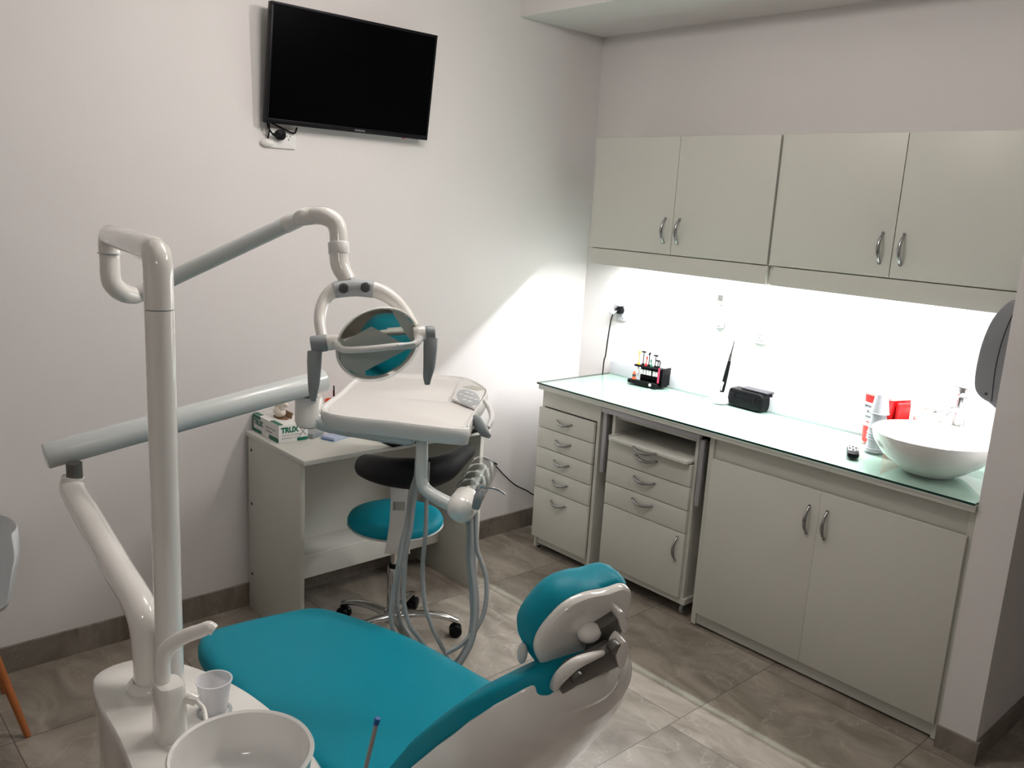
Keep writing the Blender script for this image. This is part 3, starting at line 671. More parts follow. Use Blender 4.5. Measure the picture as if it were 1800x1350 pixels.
# long side (faces -ey), end (faces +ex), top
patch(g, sideO, ex, Z_, .002, .085, .001, .014); patch(g, sideO, ex, Z_, .002, .075, .058, .071); patch(g, sideO, ex, Z_, .15, .234, .001, .018); patch(g, sideO, ex, Z_, .0005, .012, .012, .062)
patch(g, endO, ey, Z_, .078, .124, .001, .014); patch(g, endO, ey, Z_, .08, .124, .060, .071)
patch(g, O + Z_ * Hb, ex, ey, .15, .234, .001, .022); patch(g, O + Z_ * Hb, ex, ey, .185, .234, .098, .124); patch(g, O + Z_ * Hb, ex, ey, .002, .06, .001, .022)
text('TRUX', .030, endO + ey * .010 + Z_ * .049 + ex * .0004, ey, Z_, M['green'], t, bold=.0016, sx=.92)
text('TRUX', .030, sideO + ex * .016 + Z_ * .042 - ey * .0004, ex, Z_, M['green'], t, bold=.0016)
text('Guantes de Latex', .011, endO + ey * .012 + Z_ * .030 + ex * .0004, ey, Z_, M['inkgrey'], t)
text('Examination Gloves', .010, endO + ey * .012 + Z_ * .018 + ex * .0004, ey, Z_, M['inkgrey'], t)
text('X', .05, endO + ey * .086 + Z_ * .034 + ex * .0004, ey, Z_, M['inkgrey'], t)
text('Guantes de Latex', .012, sideO + ex * .12 + Z_ * .045 - ey * .0004, ex, Z_, M['inkgrey'], t)
text('Examination', .012, sideO + ex * .12 + Z_ * .030 - ey * .0004, ex, Z_, M['inkgrey'], t)
MB().prism(smooth_poly([(-.05, 0), (-.02, .022), (.03, .022), (.05, 0), (.03, -.022), (-.02, -.022)]), O + ex * .12 + ey * .066 + Z_ * (Hb + .0002), ex, ey, Z_, .0008).build('opening', M['brown'], t)
MB().box((.085, .088, 0), (.165, .090, .024), 0, (O + Z_ * Hb, ex, ey, (Z_ + ey * .3).normalized())).build('flap', M['brown'], t)
c = O + ex * .12 + ey * .06 + Z_ * (Hb + .014)
gm = MB()
gm.ell(c + Z_ * .010, (.036, .022, .022), X=ex, Y=ey)
for (a_, b_, l_) in ((-.022, .3, .05), (-.008, .1, .058), (.008, -.2, .054), (.02, -.5, .045)):
    st0 = c + ex * a_ + Z_ * .012; gm.tube([st0, st0 + Z_ * l_ * .5 + ex * (b_ * -.012), st0 + Z_ * l_ * .8 + ex * (b_ * -.03) + ey * .006, st0 + Z_ * l_ * .62 + ex * (b_ * -.05) + ey * .014], [.010, .009, .0085, .006], n=10, samples=4)
tag(gm.build('latex_glove', M['latex']), 'crumpled cream latex glove sticking out of the glove box', 'glove')
# items behind the unit arm
P = dp(553, 768); b = MB(); b.box((-.03, -.045, 0), (.03, .045, .022), .002, (V((P.x - .02, P.y, DZ)), V((.87, .5, 0)), V((-.5, .87, 0)), Z_))
tag(b.build('small_box', M['grey']), 'small flat grey box on the desk beside the glove box', 'box')
P = dp(590, 770); t = thing('card_box', (P.x, P.y, DZ), 'small flat blue and white box on the desk below the instrument tray', 'box')
frb = (V((P.x, P.y, DZ)), V((.94, .34, 0)), V((-.34, .94, 0)), Z_)
MB().box((-.035, -.05, 0), (.035, .05, .016), .001, frb).build('carton', M['bluecard'], t)
MB().box((-.03, -.0505, .002), (.03, -.05, .006), 0, frb).build('printed_band', M['blue'], t)
# pen pot
P = onp(0, .10, 586, 716); pc = V((.10, P.y, DZ))
t = thing('pen_holder', pc, 'red pen holder on the back of the desk behind the instrument tray', 'pen holder')
MB().lathe([(0, 0), (.035, 0), (.037, .004), (.037, .11), (.034, .11), (.034, .008), (0, .008)], pc, n=28).build('pot', M['orange'], t)
for k, (dx, dy, mm, lb) in enumerate(((.01, .0, 'black', 'black pen standing in the red pen holder'), (-.012, .012, 'red', 'red pen standing in the red pen holder'))):
    o = MB().cyl(pc + V((dx, dy, .009)), pc + V((dx * 1.9, dy * 1.9 - .01, .175 - k * .03)), .0045, .003, n=10).build('pen', M[mm]); tag(o, lb, 'pen')
# laptop, closed at the front right of the desk
P = dp(838, 764); t = thing('laptop', (.33, 2.1, DZ), 'closed black laptop lying at the front of the desk behind the stool', 'laptop')
MB().box((.275, 1.86, DZ), (.515, 2.30, DZ + .012), .003).build('laptop_base', M['black'], t)
MB().box((.277, 1.862, DZ + .0125), (.513, 2.298, DZ + .019), .003).build('laptop_lid', M['black'], t)
# cable on the wall right of the desk
pts = [onp(0, .012, px, py) for px, py in ((866, 812), (868, 815), (885, 834), (905, 852), (925, 862), (945, 872))]
pts[0].y -= .0; o = MB().tube([(.006, 2.392, .66)] + pts + [V((.012, 3.35, pts[-1].z - .03))], .0035, n=8).build('power_cable', M['black'])
tag(o, 'thin black cable running along the left wall from desk to counter', 'cable')

# ------------------------------------------------------------------ stool
sc = V((.50, 1.915, 0))
t = thing('operator_stool', sc, 'rolling stool with round teal seat and curved black backrest', 'stool')
sz = .512
stc = V((.585, 1.835, sz)); 
MB().lathe([(0, -.03), (.16, -.03), (.182, -.024), (.187, -.016), (.187, -.006), (.180, .008), (.155, .019), (.08, .026), (0, .027)], stc, n=56).build('seat', M['teal'], t)
MB().lathe([(0, -.045), (.15, -.045), (.18, -.034), (.1885, -.026), (.18, -.024), (0, -.024)], stc, n=56).build('seat_pan', M['plasmatte'], t)
col = V((stc.x - .03, stc.y + .02, 0))
MB().cyl((stc.x, stc.y, .30), (stc.x, stc.y, .456), .014, n=20).build('gas_piston', M['chrome'], t)
MB().cyl((stc.x, stc.y, .10), (stc.x, stc.y, .302), .026, n=28, bev=.003).build('column', M['chrome'], t)
MB().cyl((stc.x, stc.y, .295), (stc.x, stc.y, .315), .022, n=28, bev=.003).build('column_cap', M['black'], t)
MB().tube([(stc.x, stc.y, .445), (stc.x + .02, stc.y + .10, .44), (stc.x + .03, stc.y + .155, .425)], [.006, .006, .010], n=10).build('lever', M['black'], t)
bc_ = V((stc.x, stc.y, .0))
MB().cyl(bc_ + Z_ * .07, bc_ + Z_ * .115, .040, .034, n=28, bev=.004).build('hub', M['chrome'], t)
for k in range(5):
    a = math.radians(54 + 72 * k); d = V((math.cos(a), math.sin(a), 0)); 
    MB().tube([bc_ + d * .02 + Z_ * .092, bc_ + d * .12 + Z_ * .098, bc_ + d * .21 + Z_ * .085, bc_ + d * .262 + Z_ * .066], [.022, .019, .016, .014], n=14, flat=.75, up=(0, 0, 1)).build('leg', M['chrome'], t)
    cw = MB(); e = bc_ + d * .255; s_ = d.cross(Z_); cw.cyl(e + Z_ * .05, e + Z_ * .068, .008, n=10)
    q = e + d * .0 + Z_ * .026
    cw.cyl(q - s_ * .022, q - s_ * .004, .0258, bev=.004, n=24); cw.cyl(q + s_ * .004, q + s_ * .022, .0258, bev=.004, n=24); cw.box((-.020, -.004, 0), (.020, .004, .026), .003, (q + Z_ * .002, d, s_, Z_)); cw.build('caster', M['black'], t)
# back support, on the camera side of the seat
bp = (CAM - stc); bp.z = 0; bp.normalize(); rt = Z_.cross(bp)   # towards the photographer, to the right in the photo
yb0 = stc + bp * .198 + rt * .01
def sq(c, a, b_, X, Y): return [c + X * a + Y * b_, c - X * a + Y * b_, c - X * a - Y * b_, c + X * a - Y * b_]
st = MB()
st.rings([sering(yb0 + Z_ * z + bp * o_, rt, bp, w_, .006, 5, 24) for z, w_, o_ in ((-.075, .048, -.015), (-.06, .046, -.004), (.0, .038, .002), (.06, .032, .003), (.15, .030, .003), (.21, .034, .0))])
st.build('back_support', M['plasmatte'], t)
MB().box((-.075, -.19, -.012), (.0, .0, .0), .002, (yb0 + Z_ * -.055 + rt * .035, rt, bp, Z_)).build('support_bar', M['plasmatte'], t)
MB().box((-.022, -.034, 0), (.022, 0, .0006), 0, (yb0 + Z_ * .138 + bp * .0095, rt, Z_, bp)).build('rating_sticker', M['sticker'], t)
for k in range(6): text('|||||||||||||'[:9 + (k * 5) % 5], .0042, yb0 + Z_ * (.134 - k * .0052) + bp * .0103 - rt * .02, rt, Z_, M['ink'], t, 'sticker_print', .0001)
# curved black backrest: a wide arc seen from outside
arc = []
def bkp(px, py, d): return dep(px, py, d)
# backrest wraps the side facing the desk; its photo-side wall is nearest
pth = [bkp(643, 819, 3.04), bkp(660, 824, 2.97), bkp(682, 829, 2.92), bkp(715, 832, 2.88), bkp(750, 832, 2.88), bkp(782, 822, 2.93), bkp(806, 806, 3.02), bkp(824, 792, 3.12)]
MB().tube(pth, [.042, .047, .049, .053, .053, .047, .033, .024], n=24, samples=6, flat=1.0).build('backrest', M['blackfab'], t)
MB().rings([sering(yb0 + Z_ * z + bp * -.01, rt, bp, w_, d_, 4, 24) for z, w_, d_ in ((.195, .040, .016), (.215, .042, .022), (.25, .075, .03), (.28, .085, .03))]).build('backrest_mount', M['black'], t)
MB().ell(pth[-1] + V((0, 0, .004)), (.022, .022, .020)).build('backrest_tip', M['blackfab'], t)
MB().ell(pth[0], (.026, .026, .043)).build('backrest_end', M['blackfab'], t)

# ------------------------------------------------------------------ dental chair
cy = 1.11
t = thing('dental_chair', (1.6, cy, 0), 'teal dental chair with white shell, its headrest nearest the photographer', 'dental chair')
# seat and leg rest: one long cushion, seen from above as a rounded outline
out = [(.985, .93), (1.0, 1.10), (1.04, 1.235), (1.19, 1.305), (1.36, 1.355), (1.55, 1.378), (1.80, 1.375), (1.90, 1.36), (1.90, .86), (1.80, .845), (1.60, .835), (1.35, .835), (1.12, .845), (1.02, .87)]
sp_ = smooth_poly(out, 5)
zc = lambda x: .505 - .02 * max(0, (1.45 - x)) + .035 * max(0, (x - 1.45) / .4) ** 2
def seat_ring(inset, dz):
    r = []; n = len(sp_)
    ccx = sum(p[0] for p in sp_) / n; ccy = sum(p[1] for p in sp_) / n
    for i, p in enumerate(sp_):
        a = V((sp_[i - 1][0], sp_[i - 1][1], 0)); b = V((sp_[(i + 1) % n][0], sp_[(i + 1) % n][1], 0)); d = (b - a).normalized(); nn = V((d.y, -d.x, 0))
        c_ = V((ccx, ccy, 0)) - V((p[0], p[1], 0))
        if nn.dot(c_) < 0: nn = -nn
        q = V((p[0], p[1], 0)) + nn * inset; r.append(V((q.x, q.y, zc(q.x) + dz)))
    return r
def seat_scaled(s_, dz):
    r = []; b0_ = seat_ring(.03, 0); c0_ = sum(b0_, V()) / len(b0_)
    for q in b0_:
        x_ = c0_.x + (q.x - c0_.x) * s_; y_ = c0_.y + (q.y - c0_.y) * s_; r.append(V((x_, y_, zc(x_) + dz)))
    return r
sm_ = MB(); sm_.rings([seat_ring(.03, -.075), seat_ring(.008, -.068), seat_ring(0, -.05), seat_ring(0, -.022), seat_ring(.010, -.006), seat_ring(.03, .0)] + [seat_scaled(k_, .004 * (1 - k_)) for k_ in (.9, .75, .6, .45, .3, .15, .02)])
sm_.build('seat_cushion', M['teal'], t)
sb = MB(); sb.rings([seat_ring(.09, -.15), seat_ring(.05, -.13), seat_ring(.02, -.10), seat_ring(.018, -.072)]); sb.build('seat_shell', M['plas'], t)
b = MB(); b.rings([sering((1.62, cy, z), X_, Y_, a, b_, 4) for z, a, b_ in ((.0, .40, .20), (.05, .40, .20), (.07, .30, .16), (.12, .20, .13), (.36, .22, .14))]); b.build('chair_base', M['plas'], t)
# backrest
prof = [(1.80, .47), (1.90, .565), (1.985, .658), (2.05, .752), (2.115, .83), (2.178, .90), (2.225, .942), (2.262, .966), (2.290, .975)]
hw = [.222, .222, .222, .218, .210, .194, .168, .128, .078]; cyb = 1.058
def station(i):
    a = V((prof[max(i - 1, 0)][0], 0, prof[max(i - 1, 0)][1])); b = V((prof[min(i + 1, len(prof) - 1)][0], 0, prof[min(i + 1, len(prof) - 1)][1]))
    T = (b - a).normalized(); N = V((T.z, 0, -T.x)); return V((prof[i][0], cyb, prof[i][1])), T, N
def dense(lst, k=4):
    o = []
    for i in range(len(lst) - 1):
        for q in range(k): o.append(lst[i] + (lst[i + 1] - lst[i]) * (q / k))
    return o + [lst[-1]]
C_, T_, N_ = zip(*[station(i) for i in range(len(prof))])
Cd, Nd, Hd = dense(list(C_)), [n.normalized() for n in dense(list(N_))], dense(hw)
th = .066
cu = MB()
NC = len(Cd) - 3; rs = [sering(c + n * th / 2, Y_, n, h, th / 2, 3.6, 48) for c, n, h in zip(Cd[:NC], Nd[:NC], Hd[:NC])]
tt = T_[-1]; c_e = Cd[NC - 1] + Nd[NC - 1] * th / 2
rs += [sering(c_e + tt * .014, Y_, Nd[-1], Hd[NC - 1] * .86, th / 2 * .85, 3.2, 48), sering(c_e + tt * .024, Y_, Nd[-1], Hd[NC - 1] * .6, th / 2 * .55, 3, 48)]
cu.rings(rs); cu.build('backrest_cushion', M['teal'], t)
sh = MB(); tk = [.15, .15, .145, .135, .122, .105, .09, .078, .07]; tkd = dense(tk)
rs = []
for c, n, h, k in zip(Cd, Nd, Hd, tkd):
    fr_ = len(rs) / (len(Cd) - 1); t0 = th * (.86 - .42 * max(0, (fr_ - .55) / .45) ** 1.3)
    ring = []
    cc_ = c + n * t0
    nn_ = 48
    for q in range(nn_):
        a = 2 * PI * q / nn_; ca, sa = math.cos(a), math.sin(a)
        yy = (h + .004) * math.copysign(abs(ca) ** (2 / (2.5 if sa >= 0 else 4.0)), ca)
        if sa >= 0: zz = k * abs(sa) ** (2 / 2.4)
        else: zz = -.012 * abs(sa) ** .5
        ring.append(cc_ + Y_ * yy + n * zz)
    rs.append(ring)
last = rs[-1]; cm = sum((p for p in last), V()) / len(last)
rs.append([cm + (p - cm) * .85 + tt * .02 for p in last]); rs.append([cm + (p - cm) * .6 + tt * .03 for p in last])
sh.rings(rs); sh.build('backrest_shell', M['plas'], t)

# headrest
ta, ya = math.radians(16), math.radians(10)
Nn = V((math.cos(ta) * math.cos(ya), -math.cos(ta) * math.sin(ya), -math.sin(ta)))                    # rear normal
Wd = V((math.sin(ya), math.cos(ya), 0)); U = Nn.cross(Wd); U = U if U.z > 0 else -U                    # across, up
hc = onp(1, 1.085, 1024, 1110)
def hp_(u, v, n): return hc + Wd * u + U * v + Nn * n
def hpx(px, py, n):
    v = ray(px, py); o_ = hc + Nn * n; return CAM + v * ((o_ - CAM).dot(Nn) / v.dot(Nn))
def hout(pts, n): P2 = [hpx(x, y, n) for x, y in pts]; return [((p - hc).dot(Wd), (p - hc).dot(U)) for p in P2]
plate = smooth_poly(hout([(944, 1152), (950, 1122), (975, 1088), (1002, 1064), (1035, 1049), (1070, 1042), (1101, 1033), (1112, 1046), (1105, 1078), (1092, 1115), (1072, 1160), (1035, 1184), (992, 1194), (962, 1182)], .028), 4)
pcx = sum(p[0] for p in plate) / len(plate); pcy = sum(p[1] for p in plate) / len(plate)
def pr_(s_, n, dx=0, dy=0): return [hp_(pcx + (p[0] - pcx) * s_ + dx, pcy + (p[1] - pcy) * s_ + dy, n) for p in plate]
mb = MB(); mb.rings([pr_(.1, -.066), pr_(.4, -.0655), pr_(.68, -.064), pr_(.84, -.060), pr_(.95, -.051), pr_(1.02, -.036), pr_(1.05, -.016), pr_(1.045, .002), pr_(1.0, .012), pr_(.93, .015)])
hr = mb.build('headrest_pad', M['teal'], t)
pb = MB(); pb.rings([pr_(.975, .010), pr_(1.0, .017), pr_(.995, .024), pr_(.965, .029), pr_(.9, .031), pr_(.7, .0315), pr_(.4, .0315), pr_(.1, .0315)]); pb.build('headrest_back_plate', M['plas'], t)
# sliding bracket, hinge and lever on the rear plate
def hpoly(pts, n0, h, m, name, bev=.003, sm=0):
    P2 = [hpx(x, y, n0 + h) for x, y in pts]; P2 = [((p - hc).dot(Wd), (p - hc).dot(U)) for p in P2]
    if sm: P2 = smooth_poly(P2, sm)
    return MB().prism(P2, hc + Nn * n0, Wd, U, Nn, h, bev, bool(sm)).build(name, m, t)
hpoly([(1056, 1106), (1091, 1084), (1095, 1108), (1086, 1130), (1062, 1170), (1030, 1182), (1040, 1150)], .030, .022, M['dgrey'], 'headrest_bracket', .004)
hpoly([(1052, 1098), (1080, 1083), (1086, 1089), (1057, 1106)], .036, .003, M['black'], 'bracket_slot', 0)
hpoly([(984, 1208), (990, 1222), (1044, 1194), (1092, 1172), (1104, 1156), (1098, 1142), (1078, 1142), (1044, 1162), (1008, 1178)], .062, .028, M['dgrey'], 'hinge_block', .005)
kn = hpx(1036, 1112, .040); MB().ell(kn, (.024, .019, .018), X=Wd, Y=U, Z=Nn).build('release_knob', M['plas'], t)
pv = hpx(1082, 1139, .088); MB().cyl(pv - Nn * .012, pv + Nn * .005, .0120, bev=.002).build('pivot_disc', M['dgrey'], t)
pv = hpx(1014, 1190, .092); MB().cyl(pv - Nn * .02, pv + Nn * .008, .0125, bev=.002).build('hinge_knob', M['dgrey'], t)
MB().tube([hpx(975, 1205, .070), hpx(987, 1187, .090), hpx(1012, 1166, .100), hpx(1040, 1154, .096), hpx(1062, 1147, .080)], [.010, .0115, .0105, .008, .005], n=16).build('lock_lever', M['plas'], t)
hpoly([(1088, 1082), (1096, 1076), (1105, 1096), (1103, 1110), (1094, 1112)], .030, .028, M['plas'], 'bracket_cheek', .003, 3)
hpoly([(1084, 1150), (1098, 1128), (1106, 1140), (1100, 1168), (1090, 1176)], .064, .030, M['plas'], 'hinge_cheek', .003, 3)
c1 = dep(918, 1148, 1.50); MB().ell(c1, (.009, .010, .020)).build('side_clip', M['plascool'], t)
# right armrest hinted behind backrest
# ------------------------------------------------------------------ spittoon unit
UT = .72
uo = smooth_poly([(1.445, .475), (1.415, .53), (1.435, .60), (1.52, .655), (1.63, .695), (1.74, .715), (1.87, .72), (2.02, .70), (2.08, .62), (2.08, .50), (2.02, .43), (1.86, .43), (1.70, .447), (1.55, .455)], 5)
t = thing('spittoon_unit', (1.72, .57, 0), 'white dental side unit with spittoon, standing left of the chair', 'dental unit')
def uring(s_, z, dx=0): return [V((1.73 + (p[0] - 1.73) * s_ + dx, .575 + (p[1] - .575) * s_, z)) for p in uo]
MB().rings([uring(.90, .015), uring(.92, .03), uring(.95, .55), uring(.985, .68), uring(1.0, .705), uring(.995, .715), uring(.97, .7205)]).build('unit_body', M['plas'], t)
MB().rings([uring(.80, 0), uring(.80, .016)]).build('unit_foot', M['grey'], t)
# bowl
bo = V((2.035, .535, .755))
bl = MB(); bl.lathe([(0, 0), (.085, 0), (.098, .006), (.106, .03), (.112, .088), (.1155, .095), (.113, .099), (.108, .096), (.1055, .06), (.100, .028), (.085, .016), (.04, .010), (.0, .008)], bo, n=64); bl.build('spittoon_bowl', M['ceramic'], t)
MB().lathe([(.0, 0), (.06, 0), (.05, .02), (.05, .036), (0, .036)], bo - Z_ * .035, n=32).build('bowl_neck', M['plas'], t)
MB().lathe([(0, .0105), (.022, .012), (.024, .014), (.02, .016), (0, .014)], bo, n=24).build('drain_strainer', M['lgrey'], t)
# faucet block with two spouts
fb = V((1.668, .545, UT))
f0 = onp(2, UT, 300, 1300)
fb = V((f0.x - .012, f0.y + .004, UT))
b = MB(); b.rings([sering(fb + Z_ * z, X_, Y_, a, b_, 3.5, 32) for z, a, b_ in ((0, .032, .028), (.06, .031, .027), (.105, .030, .026), (.112, .027, .023))]); b.build('faucet_block', M['plas'], t)
q0 = fb + Z_ * .108 + V((-.012, -.006, 0)); 
rtc = RM @ V((1, 0, 0)); rtc.z = 0; rtc.normalize(); fw = Z_.cross(rtc)
MB().tube([q0, q0 + Z_ * .045, q0 + Z_ * .072 + rtc * .010, q0 + Z_ * .096 + rtc * .040, q0 + Z_ * .112 + rtc * .075, q0 + Z_ * .118 + rtc * .088, q0 + Z_ * .113 + rtc * .098], [.0150, .0150, .0150, .0140, .0130, .0125, .0105], n=18).build('cup_filler', M['plas'], t)
q1 = fb + Z_ * .085 + rtc * .026
MB().tube([q1, q1 + rtc * .016 - Z_ * .004, q1 + rtc * .026 - Z_ * .008], [.011, .011, .0105], n=16).build('rinse_nozzle', M['plas'], t)
MB().tube([q1 + rtc * .024 - Z_ * .008, q1 + rtc * .042 - Z_ * .018 - fw * .01, q1 + rtc * .055 - Z_ * .028 - fw * .035], .0045, n=10).build('rinse_spout', M['plas'], t)
# cup
cp = onp(2, UT + .001, 377, 1250)
co = cup_mesh(MB(), V((cp.x, cp.y, UT + .0015)), 1, .0335, .0235, .070, .0012).build('plastic_cup', M['cup']); tag(co, 'single translucent plastic cup standing on the dental side unit', 'cup')
cr_ = MB().lathe([(.028, 0), (.034, 0), (.034, .004), (.028, .004), (.028, 0)], (cp.x, cp.y, UT), n=32).build('cup_ring', M['lgrey'], t)
# saliva ejector in its holder, right of the bowl
s0 = dep(640, 1362, 1.30); s1 = dep(664, 1262, 1.26); dd = (s1 - s0).normalized()
te = thing('saliva_ejector', s0, 'slim grey straw with blue tip standing in front of the teal seat', 'saliva ejector')
MB().cyl(s0, s1 - dd * .012, .0034, n=14).build('straw', M['hose'], te); MB().cyl(s1 - dd * .012, s1, .0044, bev=.001, n=14).build('tip', M['blue'], te)
h0 = V((2.085, .60, .70)); 
MB().tube([h0, h0.lerp(s0, .5) - Z_ * .05, s0 - dd * .035], [.020, .017, .014], n=14).build('holder_arm', M['plascool'], t)
MB().cyl(s0 - dd * .06, s0 + dd * .002, .010, .008, n=18, bev=.002).build('suction_handle', M['grey'], te)
MB().prism(smooth_poly([(2.02, .60), (2.03, .70), (2.10, .76), (2.19, .78), (2.21, .72), (2.12, .62)], 4), (0, 0, .60), X_, Y_, Z_, .10, .01).build('side_wing', M['plascool'], t)

# ------------------------------------------------------------------ operating light
LX, LY = 1.604, .579
t = thing('operating_light', (LX, LY, UT), 'dental operating light on a white pole with folding arm and mirror reflector', 'lamp')
MB().cyl((LX, LY, UT), (LX, LY, 1.515), .0265, n=40).build('pole', M['plas'], t)
MB().cyl((LX, LY, 1.5145), (LX, LY, 1.5165), .0255, n=40).build('pole_joint', M['grey'], t)
e1 = dep(192, 437, 2.02); e1.z = 1.622
zt = 1.622
pd = V((e1.x - LX, e1.y - LY, 0)); pn = pd.normalized()
lowp = dep(192, 500, 2.04); lowp = V((e1.x, e1.y, zt - .075))
def arc(p0, c, p1, r, n=6):
    """points rounding the corner c between p0 and p1 with radius r"""
    p0, c, p1 = V(p0), V(c), V(p1); a_ = (p0 - c).normalized(); b_ = (p1 - c).normalized()
    h = a_.angle(b_) / 2; L_ = r / math.tan(h); o_ = c + (a_ + b_).normalized() * (r / math.sin(h)); out_ = []
    s0_ = c + a_ * L_ - o_; s1_ = c + b_ * L_ - o_
    for k in range(n + 1):
        out_.append(o_ + s0_.slerp(s1_, k / n).normalized() * r) if False else out_.append(o_ + (s0_ * math.sin((1 - k / n) * s0_.angle(s1_)) + s1_ * math.sin(k / n * s0_.angle(s1_))) / math.sin(s0_.angle(s1_)))
    return out_
cA = V((LX, LY, zt)); e1c = V((e1.x, e1.y, zt - .002))
pe = [V((LX, LY, 1.517))] + arc((LX, LY, 1.5), cA, e1c, .034) + arc(cA, e1c, e1 - Z_ * .1, .028) + [e1 - Z_ * .045]
re = [.0265] * 8 + [.0238] * 8
MB().tube(pe, re, n=28, smooth=False).build('pole_elbow', M['plas'], t)
MB().cyl(e1 - Z_ * .044, e1 - Z_ * .047, .0265, n=28).build('elbow_ring', M['plascool'], t)
a0 = dep(243, 517, 2.10); a1 = dep(527, 384, 2.12)
MB().tube([e1 - Z_ * .047, e1 - Z_ * .062, dep(195, 490, 2.03), dep(203, 505, 2.04), dep(217, 515, 2.06), dep(234, 519, 2.09), a0], [.0225, .0225, .0228, .0228, .0225, .0215, .0205], n=24, samples=6).build('lower_elbow', M['plas'], t)
da = (a1 - a0).normalized()
MB().cyl(a0 - da * .01, a0 + da * .045, .0205, .0200, n=24).build('arm_knuckle', M['plasmatte'], t)
MB().cyl(a0 + da * .045, a1 - da * .04, .0195, n=28).build('spring_arm', M['plascool'], t)
MB().cyl(a1 - da * .045, a1 + da * .012, .0205, n=28, bev=.004).build('arm_sleeve', M['plasmatte'], t)
tocam = (CAM - a1).normalized()
MB().cyl(a1 + da * .004 - tocam * .02, a1 + da * .004 + tocam * .0215, .0195, n=24, bev=.003).build('pivot_cap', M['plasmatte'], t)
DL = 2.10
MB().tube([dep(532, 381, 2.12), dep(552, 379, 2.12), dep(570, 380, DL), dep(586, 388, DL), dep(594, 403, DL), dep(596, 430, DL)], .0225, n=24).build('light_elbow', M['plas'], t)
MB().cyl(dep(595, 426, DL), dep(596, 447, DL), .0255, n=28, bev=.002).build('swivel_collar', M['plasmatte'], t)
MB().tube([dep(596, 446, DL), dep(597, 462, DL), dep(602, 476, DL), dep(612, 494, DL)], [.0235, .0235, .0225, .020], n=24).build('neck', M['plas'], t)
# lamp head frame
LC = dep(661, 604, 2.05)
lf_ = (CAM - LC).normalized(); 
lr = (RM @ V((1, 0, 0))); lu = lf_.cross(lr).normalized(); lr = lu.cross(lf_).normalized()
K = 2.05 / FPX
def lp(px, py, n=0.0): return LC + lr * ((px - 661) * K) - lu * ((py - 604) * K) + lf_ * n
yk = MB(); pth = [(568, 592, -.01), (563, 560, -.03), (570, 528, -.05), (590, 508, -.06), (622, 504, -.065), (655, 506, -.06), (686, 520, -.05), (712, 545, -.035), (729, 575, -.01)]
yk.tube([lp(*p) for p in pth], [.0130, .0140, .0155, .0195, .0210, .0205, .0185, .0145, .0125], n=20, samples=6); yk.build('yoke', M['plas'], t)
pp = [lp(x, y, n) for x, y, n in ((588, 509, -.054), (622, 504, -.0585), (658, 507, -.054))]
MB().tube(pp, [.0198, .0215, .0208], n=20, samples=6).build('vent_cover', M['lgrey'], t)
for (vx, vy) in ((605, 506), (643, 504)):
    c_ = lp(vx, vy, -.0345); g = MB()
    for q in range(-3, 4):
        hh = math.sqrt(max(0, 1 - (q / 3.7) ** 2)) * .0125
        g.box((q * .0032 - .0009, -hh, -.010), (q * .0032 + .0009, hh, .0016), 0, (c_, (lr * .97 - lu * .15).normalized(), (lu * .97 + lr * .15).normalized(), lf_))
    g.build('vent_slots', M['ink'], t)
# reflector dish: oval, tilted
ang = math.radians(28); du = (lr * math.cos(ang) + lu * math.sin(ang)); dv_ = (-lr * math.sin(ang) + lu * math.cos(ang))
dn = V((.92, -.36, -.16)).normalized(); dv_ = dn.cross(du).normalized(); du = dv_.cross(dn).normalized()
RC = lp(663, 603, .0)
RA, RB = .101, .086
def dish(n_in, n_out, prof_, seg=72):
    return [[RC + du * (RA * r * math.cos(2 * PI * k / seg)) + dv_ * (RB * r * math.sin(2 * PI * k / seg)) + dn * h for k in range(seg)] for r, h in prof_]
hb = MB(); hb.rings(dish(0, 0, [(.35, -.060), (.7, -.050), (.92, -.025), (1.0, -.004), (1.02, .004), (1.0, .008), (.965, .006), (.955, .0)])); hb.build('reflector_housing', M['plas'], t)
# faceted mirror
fm = MB(); vs = []; RI, SG = 9, 22
rr_ = [[RC + du * (RA * .955 * (i / RI) * math.cos(2 * PI * (k + .5 * (i % 2)) / SG)) + dv_ * (RB * .955 * (i / RI) * math.sin(2 * PI * (k + .5 * (i % 2)) / SG)) + dn * (-.045 * (1 - (i / RI) ** 2) + .0012 * math.sin(i * 5.1 + k * 3.7)) for k in range(SG)] for i in range(1, RI + 1)]
fm.rings(rr_, True, False); fm.build('mirror_reflector', M['mirror'], t)
cv = MB(); cv.rings(dish(0, 0, [(1.0, .006), (1.03, .012), (1.01, .022), (.96, .026), (.6, .030), (.2, .032)])); cv.build('clear_cover', M['clear'], t)
# cross bar
MB().tube([lp(592, 602, .02), lp(603, 614, .034), lp(640, 614, .044), (lp(690, 609, .044)), lp(726, 606, .034), lp(736, 594, .02)], [.011, .0085, .0080, .0080, .0085, .011], n=16, samples=6).build('cross_bar', M['plasmatte'], t)
MB().tube([lp(698, 608, .0525), lp(727, 604, .043)], [.005, .005], n=10, smooth=False).build('switch_plate', M['plascool'], t)
